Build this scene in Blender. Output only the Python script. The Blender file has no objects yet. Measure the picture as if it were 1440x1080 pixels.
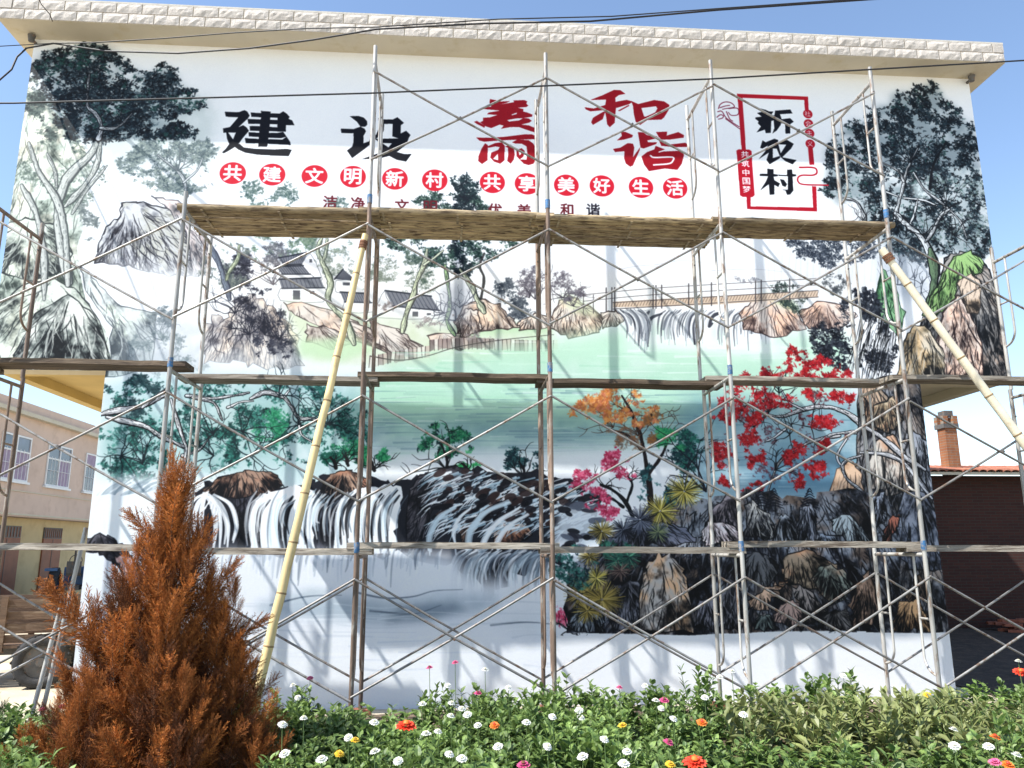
import bpy, math, random
import numpy as np
from mathutils import Vector, Matrix

sc = bpy.context.scene
# ------------------------------------------------------------------ camera (solved from the scaffold grid and the wall edges)
FPX = 1081.6
CAM = np.array([5.1443, -8.6566, 1.6311])
PITCH, ROLL, YAW = .2102, -.0038, .0746


def basis(p, r, y):
    F = np.array([math.sin(y) * math.cos(p), math.cos(y) * math.cos(p), math.sin(p)])
    R = np.array([math.cos(y), -math.sin(y), 0.]); U = np.cross(R, F)
    return math.cos(r) * R + math.sin(r) * U, -math.sin(r) * R + math.cos(r) * U, F


CR, CU, CF = basis(PITCH, ROLL, YAW)
cd = bpy.data.cameras.new('camera'); cd.sensor_fit = 'HORIZONTAL'; cd.sensor_width = 36; cd.lens = 36 * FPX / 1440
cd.clip_start = .05; cd.clip_end = 3000
cam = bpy.data.objects.new('camera', cd); sc.collection.objects.link(cam)
cam.matrix_world = Matrix(((CR[0], CU[0], -CF[0], CAM[0]), (CR[1], CU[1], -CF[1], CAM[1]), (CR[2], CU[2], -CF[2], CAM[2]), (0, 0, 0, 1)))
sc.camera = cam

# ------------------------------------------------------------------ sky, sun, exposure
TRAVEL = Vector((.85, .345, -1.2)).normalized()
ELEV = math.asin(-TRAVEL.z); AZ = math.atan2(-TRAVEL.x, -TRAVEL.y)
w = bpy.data.worlds.new('World'); sc.world = w; w.use_nodes = True
wn = w.node_tree; bg = wn.nodes['Background']
sky = wn.nodes.new('ShaderNodeTexSky'); sky.sky_type = 'NISHITA'; sky.sun_disc = False
sky.sun_elevation = ELEV; sky.sun_rotation = AZ; sky.air_density = 1.0; sky.dust_density = .35; sky.ozone_density = 1.0
wn.links.new(sky.outputs[0], bg.inputs[0]); bg.inputs[1].default_value = .15
sl = bpy.data.lights.new('sun', 'SUN'); sl.energy = 5.0; sl.angle = math.radians(.53); sl.color = (1, .968, .915)
so = bpy.data.objects.new('sun', sl); sc.collection.objects.link(so); so.rotation_euler = TRAVEL.to_track_quat('-Z', 'Y').to_euler()
vs = sc.view_settings; vs.view_transform = 'Standard'; vs.look = 'None'; vs.exposure = .86; vs.gamma = 1; vs.use_curve_mapping = False
sc.cycles.max_bounces = 6; sc.cycles.diffuse_bounces = 3; sc.cycles.transparent_max_bounces = 8

XL, XR, ZTOP = 0.0, 11.874, 7.69
XL2, XR2, ZOV = 1.254, 10.712, 3.58
PF, OL, OR, FH = .36, .23, .246, .267
DEPTH = 9.0


def ray(px, py):
    return CF + CR * ((px - 720) / FPX) + CU * ((540 - py) / FPX)


def at_y(px, py, Y):
    d = ray(px, py); return CAM + d * ((Y - CAM[1]) / d[1])


def at_z(px, py, Z):
    d = ray(px, py); return CAM + d * ((Z - CAM[2]) / d[2])


def at_x(px, py, X):
    d = ray(px, py); return CAM + d * ((X - CAM[0]) / d[0])

# ------------------------------------------------------------------ mural painter (flat paint on the gable wall)
S = 165.0                                  # canvas pixels per metre of wall
MW, MH = int(XR * S), int(ZTOP * S)
CV = np.zeros((MH, MW, 3), np.float32); CV[:] = (.905, .915, .925)
CLIP = [None]
rg = np.random.default_rng(7)
KP = S / 117.0                             # canvas pixels per photo pixel on the wall


def cpt(p):
    """photo pixels -> canvas pixels, through the plane of the wall"""
    p = np.atleast_2d(np.asarray(p, float))
    d = CF[None] + CR[None] * ((p[:, :1] - 720) / FPX) + CU[None] * ((540 - p[:, 1:]) / FPX)
    t = (0 - CAM[1]) / d[:, 1:2]
    w = CAM[None] + d * t
    return np.stack([w[:, 0] * S, (ZTOP - w[:, 2]) * S], 1)


def rgb(c):
    return np.asarray(c, np.float32) / 255.0


def put(r0, c0, m, col, a=1.0):
    h, w = m.shape
    ra, ca = max(r0, 0), max(c0, 0)
    rb, cb = min(r0 + h, MH), min(c0 + w, MW)
    if ra >= rb or ca >= cb: return
    m = m[ra - r0:rb - r0, ca - c0:cb - c0] * a
    if CLIP[0] is not None: m = m * CLIP[0][ra:rb, ca:cb]
    v = CV[ra:rb, ca:cb]
    if np.ndim(col) == 3: col = col[ra - r0:rb - r0, ca - c0:cb - c0]
    v += m[..., None] * (col - v)


def smooth(p, n=6):
    p = np.asarray(p, float)
    if len(p) < 3: return p
    q = np.vstack([2 * p[0] - p[1], p, 2 * p[-1] - p[-2]])
    t = np.linspace(0, 1, n, endpoint=False)[:, None]
    out = []
    for i in range(1, len(q) - 2):
        a, b, c, d = q[i - 1], q[i], q[i + 1], q[i + 2]
        out.append(.5 * (2 * b + (c - a) * t + (2 * a - 5 * b + 4 * c - d) * t * t + (3 * b - a - 3 * c + d) * t ** 3))
    out.append(p[-1:])
    return np.vstack(out)


def cstroke(P, w, col, a=1.0, soft=.8):
    """stroke with canvas points P and canvas half widths w"""
    P = np.asarray(P, float); w = np.broadcast_to(np.asarray(w, float), (len(P),))
    pad = w.max() + soft + 1
    x0, y0 = np.floor(P.min(0) - pad).astype(int); x1, y1 = np.ceil(P.max(0) + pad).astype(int)
    if x1 < 0 or y1 < 0 or x0 > MW or y0 > MH: return
    M = np.zeros((y1 - y0 + 1, x1 - x0 + 1), np.float32)
    for i in range(len(P) - 1):
        a_, b_ = P[i], P[i + 1]
        pd = max(w[i], w[i + 1]) + soft + 1
        u0, v0 = (np.floor(np.minimum(a_, b_) - pd) - (x0, y0)).astype(int).clip(0)
        u1, v1 = (np.ceil(np.maximum(a_, b_) + pd) - (x0, y0)).astype(int)
        sub = M[v0:v1 + 1, u0:u1 + 1]
        yy = np.arange(v0, v0 + sub.shape[0])[:, None] + y0; xx = np.arange(u0, u0 + sub.shape[1])[None] + x0
        d = b_ - a_; L = d @ d + 1e-9
        t = np.clip(((xx - a_[0]) * d[0] + (yy - a_[1]) * d[1]) / L, 0, 1)
        dist = np.hypot(xx - a_[0] - t * d[0], yy - a_[1] - t * d[1])
        np.maximum(sub, np.clip((w[i] + (w[i + 1] - w[i]) * t - dist) / soft + .5, 0, 1), out=sub)
    put(y0, x0, M, col, a)


def stroke(pts, w0, w1, col, a=1.0, soft=.9, n=6, belly=False):
    P = smooth(cpt(pts), n)
    t = np.linspace(0, 1, len(P))
    w = (w0 + (w1 - w0) * t) * .5 * KP
    if belly: w = w * (.25 + .75 * np.sin(np.pi * np.clip(t * .92 + .06, 0, 1)))
    cstroke(P, w, rgb(col), a, soft)


def polymask(P, holes=(), ss=2):
    x0, y0 = np.floor(P.min(0) - 2).astype(int); x1, y1 = np.ceil(P.max(0) + 2).astype(int)
    h, w = y1 - y0, x1 - x0
    yy = (np.arange(h * ss) + .5) / ss + y0; xx = (np.arange(w * ss) + .5) / ss + x0
    M = np.zeros((h * ss, w * ss), bool)
    for poly in [P] + list(holes):
        Q = np.roll(poly, -1, 0)
        for (ax, ay), (bx, by) in zip(poly, Q):
            if ay == by: continue
            rows = np.nonzero((yy >= min(ay, by)) & (yy < max(ay, by)))[0]
            if len(rows) == 0: continue
            xc = ax + (yy[rows] - ay) * (bx - ax) / (by - ay)
            M[rows] ^= xx[None] > xc[:, None]
    return x0, y0, M.reshape(h, ss, w, ss).mean((1, 3)).astype(np.float32)


def blur(M, r):
    r = int(max(1, r))
    for _ in range(3):
        for ax in (0, 1):
            c = np.cumsum(np.pad(M, [(r + 1, r) if i == ax else (0, 0) for i in (0, 1)], mode='edge'), ax)
            n = M.shape[ax]
            M = (np.take(c, np.arange(2 * r + 1, 2 * r + 1 + n), ax) - np.take(c, np.arange(n), ax)) / (2 * r + 1)
    return M


def poly(pts, col, a=1.0, holes=(), soft=0, rough=0):
    P = cpt(pts)
    if rough:
        P = np.vstack([np.linspace(p, q, 7)[:-1] for p, q in zip(P, np.roll(P, -1, 0))])
        P = P + rg.normal(0, rough * KP, P.shape)
    x0, y0, M = polymask(P, [cpt(h) for h in holes])
    if soft:
        r = int(soft * KP); M = blur(np.pad(M, 3 * r), r); x0 -= 3 * r; y0 -= 3 * r
    put(y0, x0, M, rgb(col) if np.ndim(col) == 1 else col, a)


def noise(h, w, cell):
    gh, gw = int(h / cell) + 3, int(w / cell) + 3
    g = rg.random((gh, gw)).astype(np.float32)
    y = np.arange(h) / cell; x = np.arange(w) / cell
    yi = y.astype(int); xi = x.astype(int)
    fy = (y - yi)[:, None]; fx = (x - xi)[None]
    fy = fy * fy * (3 - 2 * fy); fx = fx * fx * (3 - 2 * fx)
    A = g[yi][:, xi]; B = g[yi][:, xi + 1]; C_ = g[yi + 1][:, xi]; D = g[yi + 1][:, xi + 1]
    return (A * (1 - fx) + B * fx) * (1 - fy) + (C_ * (1 - fx) + D * fx) * fy


def fbm(h, w, cell):
    return .5 * noise(h, w, cell) + .3 * noise(h, w, cell / 2.2) + .2 * noise(h, w, max(cell / 5, 1.5))


def wash(pts, col, a=1.0, soft=6, mott=0.0, cell=30):
    """soft-edged colour wash, mottled if asked"""
    P = cpt(pts); x0, y0, M = polymask(P, ss=1)
    r = max(1, int(soft * KP)); M = blur(np.pad(M, 3 * r), r); x0 -= 3 * r; y0 -= 3 * r
    if mott: M = M * np.clip(1 - mott + 2 * mott * (fbm(*M.shape, cell * KP) - .25) * 1.6, 0, 1)
    put(y0, x0, M, rgb(col), a)


STAMP = {}


def dab(x, y, rx, ry, ang, col, a=1.0):
    if rx > 14: key = None
    else: key = (int(rx * 3 + .5), int(ry * 3 + .5), int(ang / math.pi * 20 + .5) % 20, int((x % 1) * 3), int((y % 1) * 3))
    xi, yi = int(math.floor(x)), int(math.floor(y))
    m = STAMP.get(key) if key else None
    if m is None:
        if key: rx, ry, ang, fx, fy = max(key[0] / 3, .5), max(key[1] / 3, .5), key[2] * math.pi / 20, (key[3] + .5) / 3, (key[4] + .5) / 3
        else: fx, fy = x - xi, y - yi
        R = int(max(rx, ry) + 2)
        yy, xx = np.mgrid[-R:R + 1, -R:R + 1]
        xx = xx - fx; yy = yy - fy
        c, s = math.cos(ang), math.sin(ang)
        u = (xx * c + yy * s) / rx; v = (-xx * s + yy * c) / ry
        m = np.clip((1 - np.sqrt(u * u + v * v)) * min(rx, ry) + .5, 0, 1).astype(np.float32)
        if key: STAMP[key] = m
    R = m.shape[0] // 2
    put(yi - R, xi - R, m, col, a)


def inside(P, n, clump=0., cell=22):
    """n random canvas points inside polygon P, gathered in clumps if asked"""
    x0, y0, M = polymask(P, ss=1)
    if clump:
        f = fbm(*M.shape, cell * KP)
        M = M * np.clip((f - (.3 + .25 * clump)) * 5, 0.02, 1) ** (1 + clump)
    w = M.ravel().astype(np.float64); s = w.sum()
    if s <= 0: return np.zeros((0, 2))
    i = rg.choice(len(w), n, p=w / s)
    return np.stack([x0 + i % M.shape[1] + rg.random(n), y0 + i // M.shape[1] + rg.random(n)], 1)


def leaves(pts, cols, n, size=3.2, a=.85, clump=.8, cell=22, spread=1.0, ang=None, rough=3, per=4):
    """ink foliage: n groups of small brush dabs inside a ragged outline"""
    P = cpt(pts)
    P = np.vstack([np.linspace(p, q, 9)[:-1] for p, q in zip(P, np.roll(P, -1, 0))])
    P = P + rg.normal(0, rough * KP, P.shape)
    cols = [rgb(c) for c in cols]
    for x, y in inside(P, n, clump, cell):
        c = cols[rg.integers(len(cols))]; base = rg.uniform(0, 6.28) if ang is None else ang
        for k in range(per):
            th = base + rg.normal(0, .9 * spread); s = size * KP * rg.uniform(.55, 1.2)
            r = s * rg.uniform(.2, 1.5)
            dab(x + r * math.cos(th), y + r * .8 * math.sin(th), s * .62, s * .3, th + rg.normal(0, .35), c, a * rg.uniform(.6, 1))


def branch(pts, w0, w1, bark=(200, 205, 205), ink=(22, 24, 28), a=1.0, core=.72, ticks=True):
    """a limb: inked silhouette of uneven width, pale lit side, bark flecks"""
    P = smooth(cpt(pts), 8); n = len(P)
    P = P + np.cumsum(rg.normal(0, .22 * KP, P.shape), 0) * np.linspace(1, .6, n)[:, None]
    t = np.linspace(0, 1, n); lump = 1 + .22 * np.sin(t * rg.uniform(9, 16) + rg.uniform(0, 6)) + rg.normal(0, .06, n)
    wv = (w0 + (w1 - w0) * t) * .5 * KP * lump
    if min(w0, w1) > 2.4:
        e = np.minimum(t, 1 - t) * n; wv = wv * np.clip(.55 + e / 6, 0, 1)
    cstroke(P, wv + .55 * KP, rgb(ink), a)
    if bark is None: return
    d = np.gradient(P, axis=0); d /= np.hypot(d[:, 0], d[:, 1])[:, None] + 1e-6
    nrm = np.stack([-d[:, 1], d[:, 0]], 1); nrm *= np.where(nrm[:, :1] + nrm[:, 1:] > 0, -1, 1)
    cstroke(P + nrm * wv[:, None] * .14, wv * core, rgb(bark), a)
    if ticks and max(w0, w1) > 3.2:
        sh = rgb(bark) * .55 + rgb(ink) * .45
        cstroke(P - nrm * wv[:, None] * .35, wv * .34, sh, .55 * a)
        for i in range(1, n - 1):
            for _ in range(2):
                o = P[i] + nrm[i] * rg.uniform(-.7, .7) * wv[i]
                cstroke(np.array([o, o + d[i] * rg.uniform(1.5, 6) * KP + rg.normal(0, .6, 2)]), rg.uniform(.3, .6), rgb(ink), rg.uniform(.3, .8))


def twigs(root, n, L, w, col, up=-1.57, spread=.9, depth=2, a=.9):
    """small forked ink twigs from a photo point"""
    for _ in range(n):
        th = up + rg.normal(0, spread); p = np.array(root, float); pts = [p.copy()]
        l = L * rg.uniform(.5, 1.1)
        for k in range(4):
            th += rg.normal(0, .35); p = p + l / 4 * np.array([math.cos(th), math.sin(th)]); pts.append(p.copy())
        stroke(pts, w, w * .35, col, a, n=3)
        if depth > 1: twigs(pts[rg.integers(2, 5)], 2, L * .55, w * .6, col, th, .7, depth - 1, a)


def rock(pts, peak, hi=(205, 200, 192), mid=(120, 118, 116), ink=(14, 15, 18), n=120, dark=.5, L=26, w=1.6,
         warm=None, down=.45, outline=1.6, light=.35, rough=1.2, seed_shift=0):
    """a boulder in ink-wash manner: shaded fill, texture strokes running down from its peak, inked edge"""
    P = cpt(pts)
    P = np.vstack([np.linspace(p, q, 6)[:-1] for p, q in zip(P, np.roll(P, -1, 0))])
    P = P + rg.normal(0, rough * KP, P.shape)
    x0, y0, M = polymask(P)
    h, wd = M.shape
    pk = cpt([peak])[0]
    yy, xx = np.mgrid[0:h, 0:wd]
    f = fbm(h, wd, 26 * KP) * .9 + .1 * noise(h, wd, 3)
    g = np.clip((yy + y0 - pk[1]) / max(h, 1), 0, 1)
    t = np.clip((f - .38) * 3.2 + .55 - dark * (g * 1.5 - .25), 0, 1)[..., None]
    col = rgb(ink) + (rgb(mid) - rgb(ink)) * np.clip(t * 2, 0, 1) + (rgb(hi) - rgb(mid)) * np.clip(t * 2 - 1, 0, 1)
    if warm is not None:
        k = np.clip((fbm(h, wd, 34 * KP) - .47) * 5, 0, 1)[..., None] * np.clip(t * 1.6, 0, 1)
        col = col + (rgb(warm) * (.45 + .75 * t) - col) * k * .75
    put(y0, x0, M, col.astype(np.float32))
    full = np.zeros((MH, MW), np.float32)
    ra, ca, rb, cb = max(y0, 0), max(x0, 0), min(y0 + h, MH), min(x0 + wd, MW)
    if ra >= rb or ca >= cb: return
    full[ra:rb, ca:cb] = M[ra - y0:rb - y0, ca - x0:cb - x0]
    old = CLIP[0]; CLIP[0] = full if old is None else full * old
    for i, p in enumerate(inside(P, n)):
        d = p - pk; d = d / (np.hypot(*d) + 1e-6) * (1 - down) + np.array([0, 1.0]) * down
        q = [p]; th = math.atan2(d[1], d[0]) + rg.normal(0, .16)
        l = L * KP * rg.uniform(.4, 1.3)
        for k in range(4):
            th += rg.normal(0, .2); q.append(q[-1] + l / 4 * np.array([math.cos(th), math.sin(th)]))
        lt = rg.random() < light * (1.15 - .6 * (p[1] - pk[1]) / h)
        c = rgb(hi) if lt else rgb(ink)
        wv = w * .5 * KP * rg.uniform(.4, 1.4) * np.array([.4, 1, .9, .6, .2])
        cstroke(np.array(q), wv, c, rg.uniform(.35, .9) if not lt else rg.uniform(.25, .7))
    CLIP[0] = old
    if outline:
        Q = np.vstack([P, P[:1]])
        wv = outline * .5 * KP * (.45 + 1.1 * rg.random(len(Q)))
        cstroke(Q, wv, rgb(ink), .85)


def fall(x0, y0, x1, y1, bend=0., w=6, col=(240, 244, 247), a=.9, wig=1.0):
    """a thread of falling water: starts thin, bends over the lip and frays downwards"""
    m = (x0 + (x1 - x0) * .30 - bend, y0 + (y1 - y0) * .22); m2 = (x0 + (x1 - x0) * .7 - bend * .9, y0 + (y1 - y0) * .6)
    k = max(1, int(w / 2.2))
    for i in range(k):
        o = (i - (k - 1) / 2) * w / k * .9
        P = smooth(cpt([(x0 + o * .5, y0 + rg.normal(0, 1.5)), (m[0] + o * .8 + rg.normal(0, .5), m[1]), (m2[0] + o, m2[1]), (x1 + o * 1.15 + rg.normal(0, wig), y1 + rg.normal(0, 5))]), 6)
        t = np.linspace(0, 1, len(P)); wv = w / k * .75 * KP * (.25 + .85 * np.sin(np.pi * np.clip(t * .8 + .12, 0, 1)))
        cstroke(P, wv, rgb(col), a * rg.uniform(.75, 1), 1.2)


def needles(c, r, cols, n=70, w=1.1, flat=.9):
    """a round tuft of radiating needles"""
    for i in range(n):
        th = rg.uniform(0, 6.28); l = r * rg.uniform(.6, 1.08)
        e = (c[0] + l * math.cos(th), c[1] + l * flat * math.sin(th))
        s = (c[0] + .12 * l * math.cos(th), c[1] + .12 * l * math.sin(th))
        k = rg.random()
        stroke([s, e], w * rg.uniform(.6, 1.5), .5, cols[int(k * len(cols))], .92, n=2)


def glyph(ch, cx, cy, wpx, hpx, col, bold=.02, slant=0.):
    """one written character centred on a photo pixel"""
    if ch not in GLY:
        cu = bpy.data.curves.new('writing', 'FONT'); cu.body = ch; cu.size = 1; cu.resolution_u = 3
        o = bpy.data.objects.new('writing', cu); bpy.context.scene.collection.objects.link(o)
        bpy.context.view_layer.update()
        m = o.to_mesh()
        co = np.array([v.co[:2] for v in m.vertices]); m.calc_loop_triangles()
        GLY[ch] = (co, [tuple(t.vertices) for t in m.loop_triangles])
        o.to_mesh_clear(); bpy.data.objects.remove(o); bpy.data.curves.remove(cu)
    co, tris = GLY[ch]
    mn, mx = co.min(0), co.max(0)
    q = (co - (mn + mx) / 2) / max(mx[0] - mn[0], mx[1] - mn[1])
    ctr = cpt([(cx, cy)])[0]
    P = np.stack([ctr[0] + (q[:, 0] + slant * q[:, 1]) * wpx * KP, ctr[1] - q[:, 1] * hpx * KP], 1)
    x0, y0 = np.floor(P.min(0) - 3).astype(int); x1, y1 = np.ceil(P.max(0) + 3).astype(int)
    ss = 3
    M = np.zeros(((y1 - y0) * ss, (x1 - x0) * ss), bool)
    yy = ((np.arange(M.shape[0]) + .5) / ss + y0)[:, None]; xx = ((np.arange(M.shape[1]) + .5) / ss + x0)[None]
    for t in tris:
        a, b, c = P[t[0]], P[t[1]], P[t[2]]
        e = [(q_[0] - p_[0]) * (yy - p_[1]) - (q_[1] - p_[1]) * (xx - p_[0]) for p_, q_ in ((a, b), (b, c), (c, a))]
        M |= ((e[0] >= 0) & (e[1] >= 0) & (e[2] >= 0)) | ((e[0] <= 0) & (e[1] <= 0) & (e[2] <= 0))
    rd_ = max(0, int(round(bold * wpx * KP * ss))); B_ = M.copy()
    for dy in range(-rd_, rd_ + 1):
        for dx in range(-rd_, rd_ + 1):
            if dx * dx + dy * dy <= rd_ * rd_ + .5: B_ |= np.roll(np.roll(M, dy, 0), dx, 1)
    M = B_
    put(y0, x0, M.reshape(y1 - y0, ss, x1 - x0, ss).mean((1, 3)).astype(np.float32), rgb(col))


GLY = {}


def zpoly(o, k, pts, col, holes=(), a=1.0):
    """brush-lettering outline; o = photo corner, k = units per photo pixel"""
    f = lambda q: [(o[0] + x / k, o[1] + y / k) for x, y in q]
    poly(f(pts), col, a, [f(h) for h in holes])
INK = (13, 15, 19); PINE = [(10, 16, 22), (18, 28, 36), (34, 50, 58)]; TEAL = [(20, 58, 56), (30, 92, 84), (62, 128, 116), (14, 36, 40)]


def paint_upper():
    # ---- far hills, mist and sky tints
    wash([(1090, 330), (1230, 330), (1230, 420), (1090, 420)], (205, 208, 208), .55, 14, .4)
    for x in range(1080, 1240, 9):
        stroke([(x, 395 + rg.normal(0, 4)), (x + rg.normal(0, 2), 350 + rg.normal(0, 14))], 3, 1, (196, 201, 203), .35)
    for p in ([(920, 372), (960, 366), (1010, 372)], [(1000, 380), (1060, 378), (1120, 384)], [(870, 378), (905, 373), (940, 377)]):
        stroke(p, 1.4, .6, (170, 170, 176), .5)
    wash([(180, 110), (300, 140), (310, 235), (200, 250), (110, 220)], (178, 192, 190), .6, 10, .5)
    # ---- left: pale rock face under the tall tree
    rock([(-25, 150), (40, 120), (110, 190), (130, 240), (118, 300), (108, 360), (120, 420), (150, 470), (165, 530), (-30, 530)],
         (60, 130), (214, 222, 212), (160, 172, 160), (52, 62, 58), 420, .25, 46, 1.5, (202, 196, 180), .5, 0, .5)
    for pk, pts in (((70, 395), [(0, 430), (30, 400), (75, 392), (110, 410), (140, 450), (160, 530), (10, 530), (-10, 470)]),
                    ((40, 310), [(0, 320), (35, 305), (80, 318), (100, 350), (95, 380), (40, 395), (-5, 380)])):
        rock(pts, pk, (216, 222, 212), (150, 160, 150), (34, 40, 42), 200, .45, 40, 1.9, (196, 200, 184), .25, 1.8, .5)
    rock([(20, 500), (50, 440), (95, 415), (130, 440), (150, 490), (160, 530), (15, 530)], (100, 400), (222, 226, 218), (120, 128, 124), (20, 24, 28), 160, .6, 55, 2.2, None, .2, 1.2, .5)
    wash([(120, 240), (185, 250), (175, 310), (130, 350), (112, 300)], (232, 235, 235), .9, 8)
    leaves([(35, 120), (75, 110), (112, 190), (150, 250), (120, 300), (60, 290), (25, 240)], [(92, 108, 100), (120, 134, 122), (70, 84, 80)], 520, 3, .55, .7)  # leaves greyed to paint the sun wash on this side
    # trunks and limbs of the left tree
    for p, a, b in (([(139, 192), (128, 215), (104, 238), (88, 262), (80, 300), (86, 350), (96, 395)], 11, 13),
                    ([(142, 196), (136, 230), (118, 262), (92, 290)], 6, 8), ([(40, 200), (55, 240), (80, 280), (92, 330), (96, 400)], 6, 11),
                    ([(66, 215), (78, 240), (80, 262)], 4, 5), ([(30, 260), (50, 300), (60, 360), (60, 420)], 7, 9), ([(150, 232), (120, 268), (100, 300)], 3, 5)):
        branch(p, a, b, (214, 218, 212), (62, 68, 70), .9)
    # dark crown
    crown = [(46, 92), (60, 76), (78, 70), (102, 72), (118, 60), (136, 58), (152, 66), (172, 80), (188, 96), (204, 106), (222, 98), (230, 91), (248, 104),
             (256, 122), (278, 132), (292, 148), (268, 156), (244, 164), (214, 168), (262, 176), (272, 190), (240, 196), (196, 194), (160, 197), (128, 199), (100, 192), (76, 166), (52, 132)]
    wash(crown, (86, 106, 112), .5, 5, .6)
    leaves(crown, PINE + [(8, 10, 14)], 4600, 2.9, .92, .22, 14, ang=None, rough=4)
    leaves(crown, [(96, 112, 120), (70, 88, 96)], 420, 2.2, .6, .6)
    leaves(crown, [(24, 58, 54), (40, 72, 70)], 240, 3, .8, .9)
    leaves([(40, 96), (60, 130), (100, 190), (70, 200), (38, 150)], [(60, 74, 72), (96, 110, 104), (34, 44, 46)], 330, 3, .7, .5)  # left edge of the crown, sun wash painted in as paler dabs
    branch([(139, 194), (142, 178), (136, 162), (122, 148), (124, 118), (126, 104)], 7, 2, (188, 194, 200), INK)
    branch([(142, 180), (158, 181), (172, 174), (186, 160)], 6, 1.5, (190, 196, 200), INK)
    twigs((124, 130), 7, 34, 1.6, INK); twigs((170, 170), 4, 26, 1.4, INK)
    # second tree, paler
    leaves([(165, 232), (190, 200), (228, 190), (262, 205), (292, 196), (306, 212), (290, 240), (302, 262), (268, 272), (230, 268), (200, 258), (176, 252)],
           [(92, 108, 112), (120, 134, 132), (60, 76, 82), (140, 152, 146)], 2100, 2.5, .7, .3)
    branch([(262, 275), (256, 250), (244, 236), (222, 218)], 5, 2, (205, 210, 212), (70, 80, 86)); branch([(258, 256), (276, 240), (284, 222)], 3, 1, (205, 210, 212), (70, 80, 86))
    twigs((250, 240), 9, 38, 1.3, (78, 88, 94))
    leaves([(108, 290), (128, 288), (138, 312), (126, 340), (110, 330)], [(96, 106, 108), (128, 136, 132)], 110, 2.8, .7, .6)
    # big left boulder
    rock([(172, 284), (200, 284), (236, 292), (258, 312), (270, 344), (276, 388), (238, 388), (200, 380), (166, 372), (134, 366), (140, 340), (150, 318), (168, 304)],
         (176, 288), (206, 208, 210), (132, 134, 142), (26, 27, 36), 330, .45, 44, 1.7, (150, 150, 140), .3, 2.0, .42)
    rock([(212, 276), (250, 282), (272, 300), (292, 340), (296, 384), (272, 388), (266, 336), (240, 296)], (216, 278), (222, 222, 222), (172, 172, 174), (58, 58, 66), 120, .35, 34, 1.4, (196, 176, 170), .3, 1.4, .5)
    wash([(150, 372), (300, 380), (300, 420), (250, 440), (180, 420), (150, 400)], (236, 239, 241), .95, 12)
    rock([(112, 372), (140, 400), (170, 430), (220, 440), (212, 520), (150, 530), (158, 460), (120, 410)], (120, 380), (216, 222, 220), (170, 178, 178), (66, 74, 80), 150, .3, 40, 1.4, (190, 200, 184), .3, 1.2, .5)
    leaves([(208, 440), (232, 428), (246, 450), (236, 480), (214, 474)], [(88, 100, 108), (120, 130, 134)], 150, 2.6, .7, .5); twigs((228, 478), 6, 34, 1.2, (60, 70, 78))
    wash([(180, 450), (300, 455), (300, 530), (170, 530)], (170, 180, 186), .6, 10, .5); leaves([(180, 470), (290, 470), (290, 530), (180, 530)], [(110, 124, 130), (140, 152, 154)], 260, 3, .5, .8)
    # dark thicket and rock
    rock([(284, 470), (300, 440), (318, 446), (332, 420), (352, 412), (380, 430), (400, 446), (416, 470), (424, 512), (380, 520), (330, 508), (288, 512)], (350, 396), (214, 210, 206), (150, 146, 150), (36, 36, 46), 320, .3, 30, 1.4, (206, 186, 168), .35, .6, .45, 2.5)
    wash([(282, 490), (430, 490), (430, 530), (282, 530)], (226, 230, 232), .7, 10, .4)
    leaves([(318, 372), (345, 345), (368, 372), (380, 420), (415, 452), (412, 500), (362, 508), (352, 450), (334, 420)], [(24, 26, 38), (44, 46, 60), (66, 68, 80)], 620, 3, .75, .7)
    for c in ((372, 470), (392, 478), (350, 470), (330, 440)): twigs(c, 9, 44, 1.4, (28, 30, 42))
    leaves([(288, 344), (330, 336), (352, 352), (340, 400), (300, 420), (284, 400)], [(96, 106, 104), (70, 80, 84), (130, 138, 130)], 360, 2.8, .65, .7)
    branch([(296, 345), (308, 372), (318, 402), (322, 420)], 6, 8, (120, 130, 144), (54, 58, 72)); branch([(336, 345), (334, 364), (322, 382), (318, 394)], 4, 5, (198, 208, 176), (84, 92, 80))
    # ---- village
    for p in ([(300, 312), (360, 320), (420, 330), (480, 316), (492, 340), (470, 360), (420, 352), (360, 366), (300, 350)],):
        leaves(p, [(96, 120, 96), (130, 146, 128), (74, 96, 88)], 330, 3, .6, .9)
    leaves([(366, 350), (384, 340), (404, 352), (408, 380), (384, 400), (362, 384)], [(112, 112, 116), (88, 90, 98)], 300, 2.2, .6, .5); twigs((384, 400), 8, 40, 1.2, (96, 90, 96))
    for c in ((476, 372), (538, 378), (444, 360), (590, 396), (525, 400)):
        leaves([(c[0] - 22, c[1] + 14), (c[0] - 14, c[1] - 16), (c[0] + 6, c[1] - 24), (c[0] + 22, c[1] - 6), (c[0] + 20, c[1] + 16)], [(120, 130, 120), (96, 108, 100), (140, 150, 136)], 120, 2.6, .55, .4)

    def hut(roof, wall, win=(), col=(112, 116, 126)):
        poly(wall, (233, 235, 238)); poly(roof, col, .95)
        (ax, ay), (bx, by), (cx, cy), (dx, dy) = roof[:4]
        for i in range(11):
            t = (i + .5) / 11
            stroke([(ax + (bx - ax) * t, ay + (by - ay) * t), (dx + (cx - dx) * t, dy + (cy - dy) * t)], 1.0, 1.0, (58, 62, 74), .7, n=2)
        P = list(roof) + [roof[0]]
        stroke(P[:2], 2.2, 2.2, (46, 50, 60), 1, n=2); stroke(P[2:4], 2.0, 2.0, (46, 50, 60), 1, n=2)
        stroke(list(wall) + [wall[0]], .9, .9, (90, 94, 104), .7, n=2)
        for w in win: poly(w, (70, 72, 80), .9)
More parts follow.
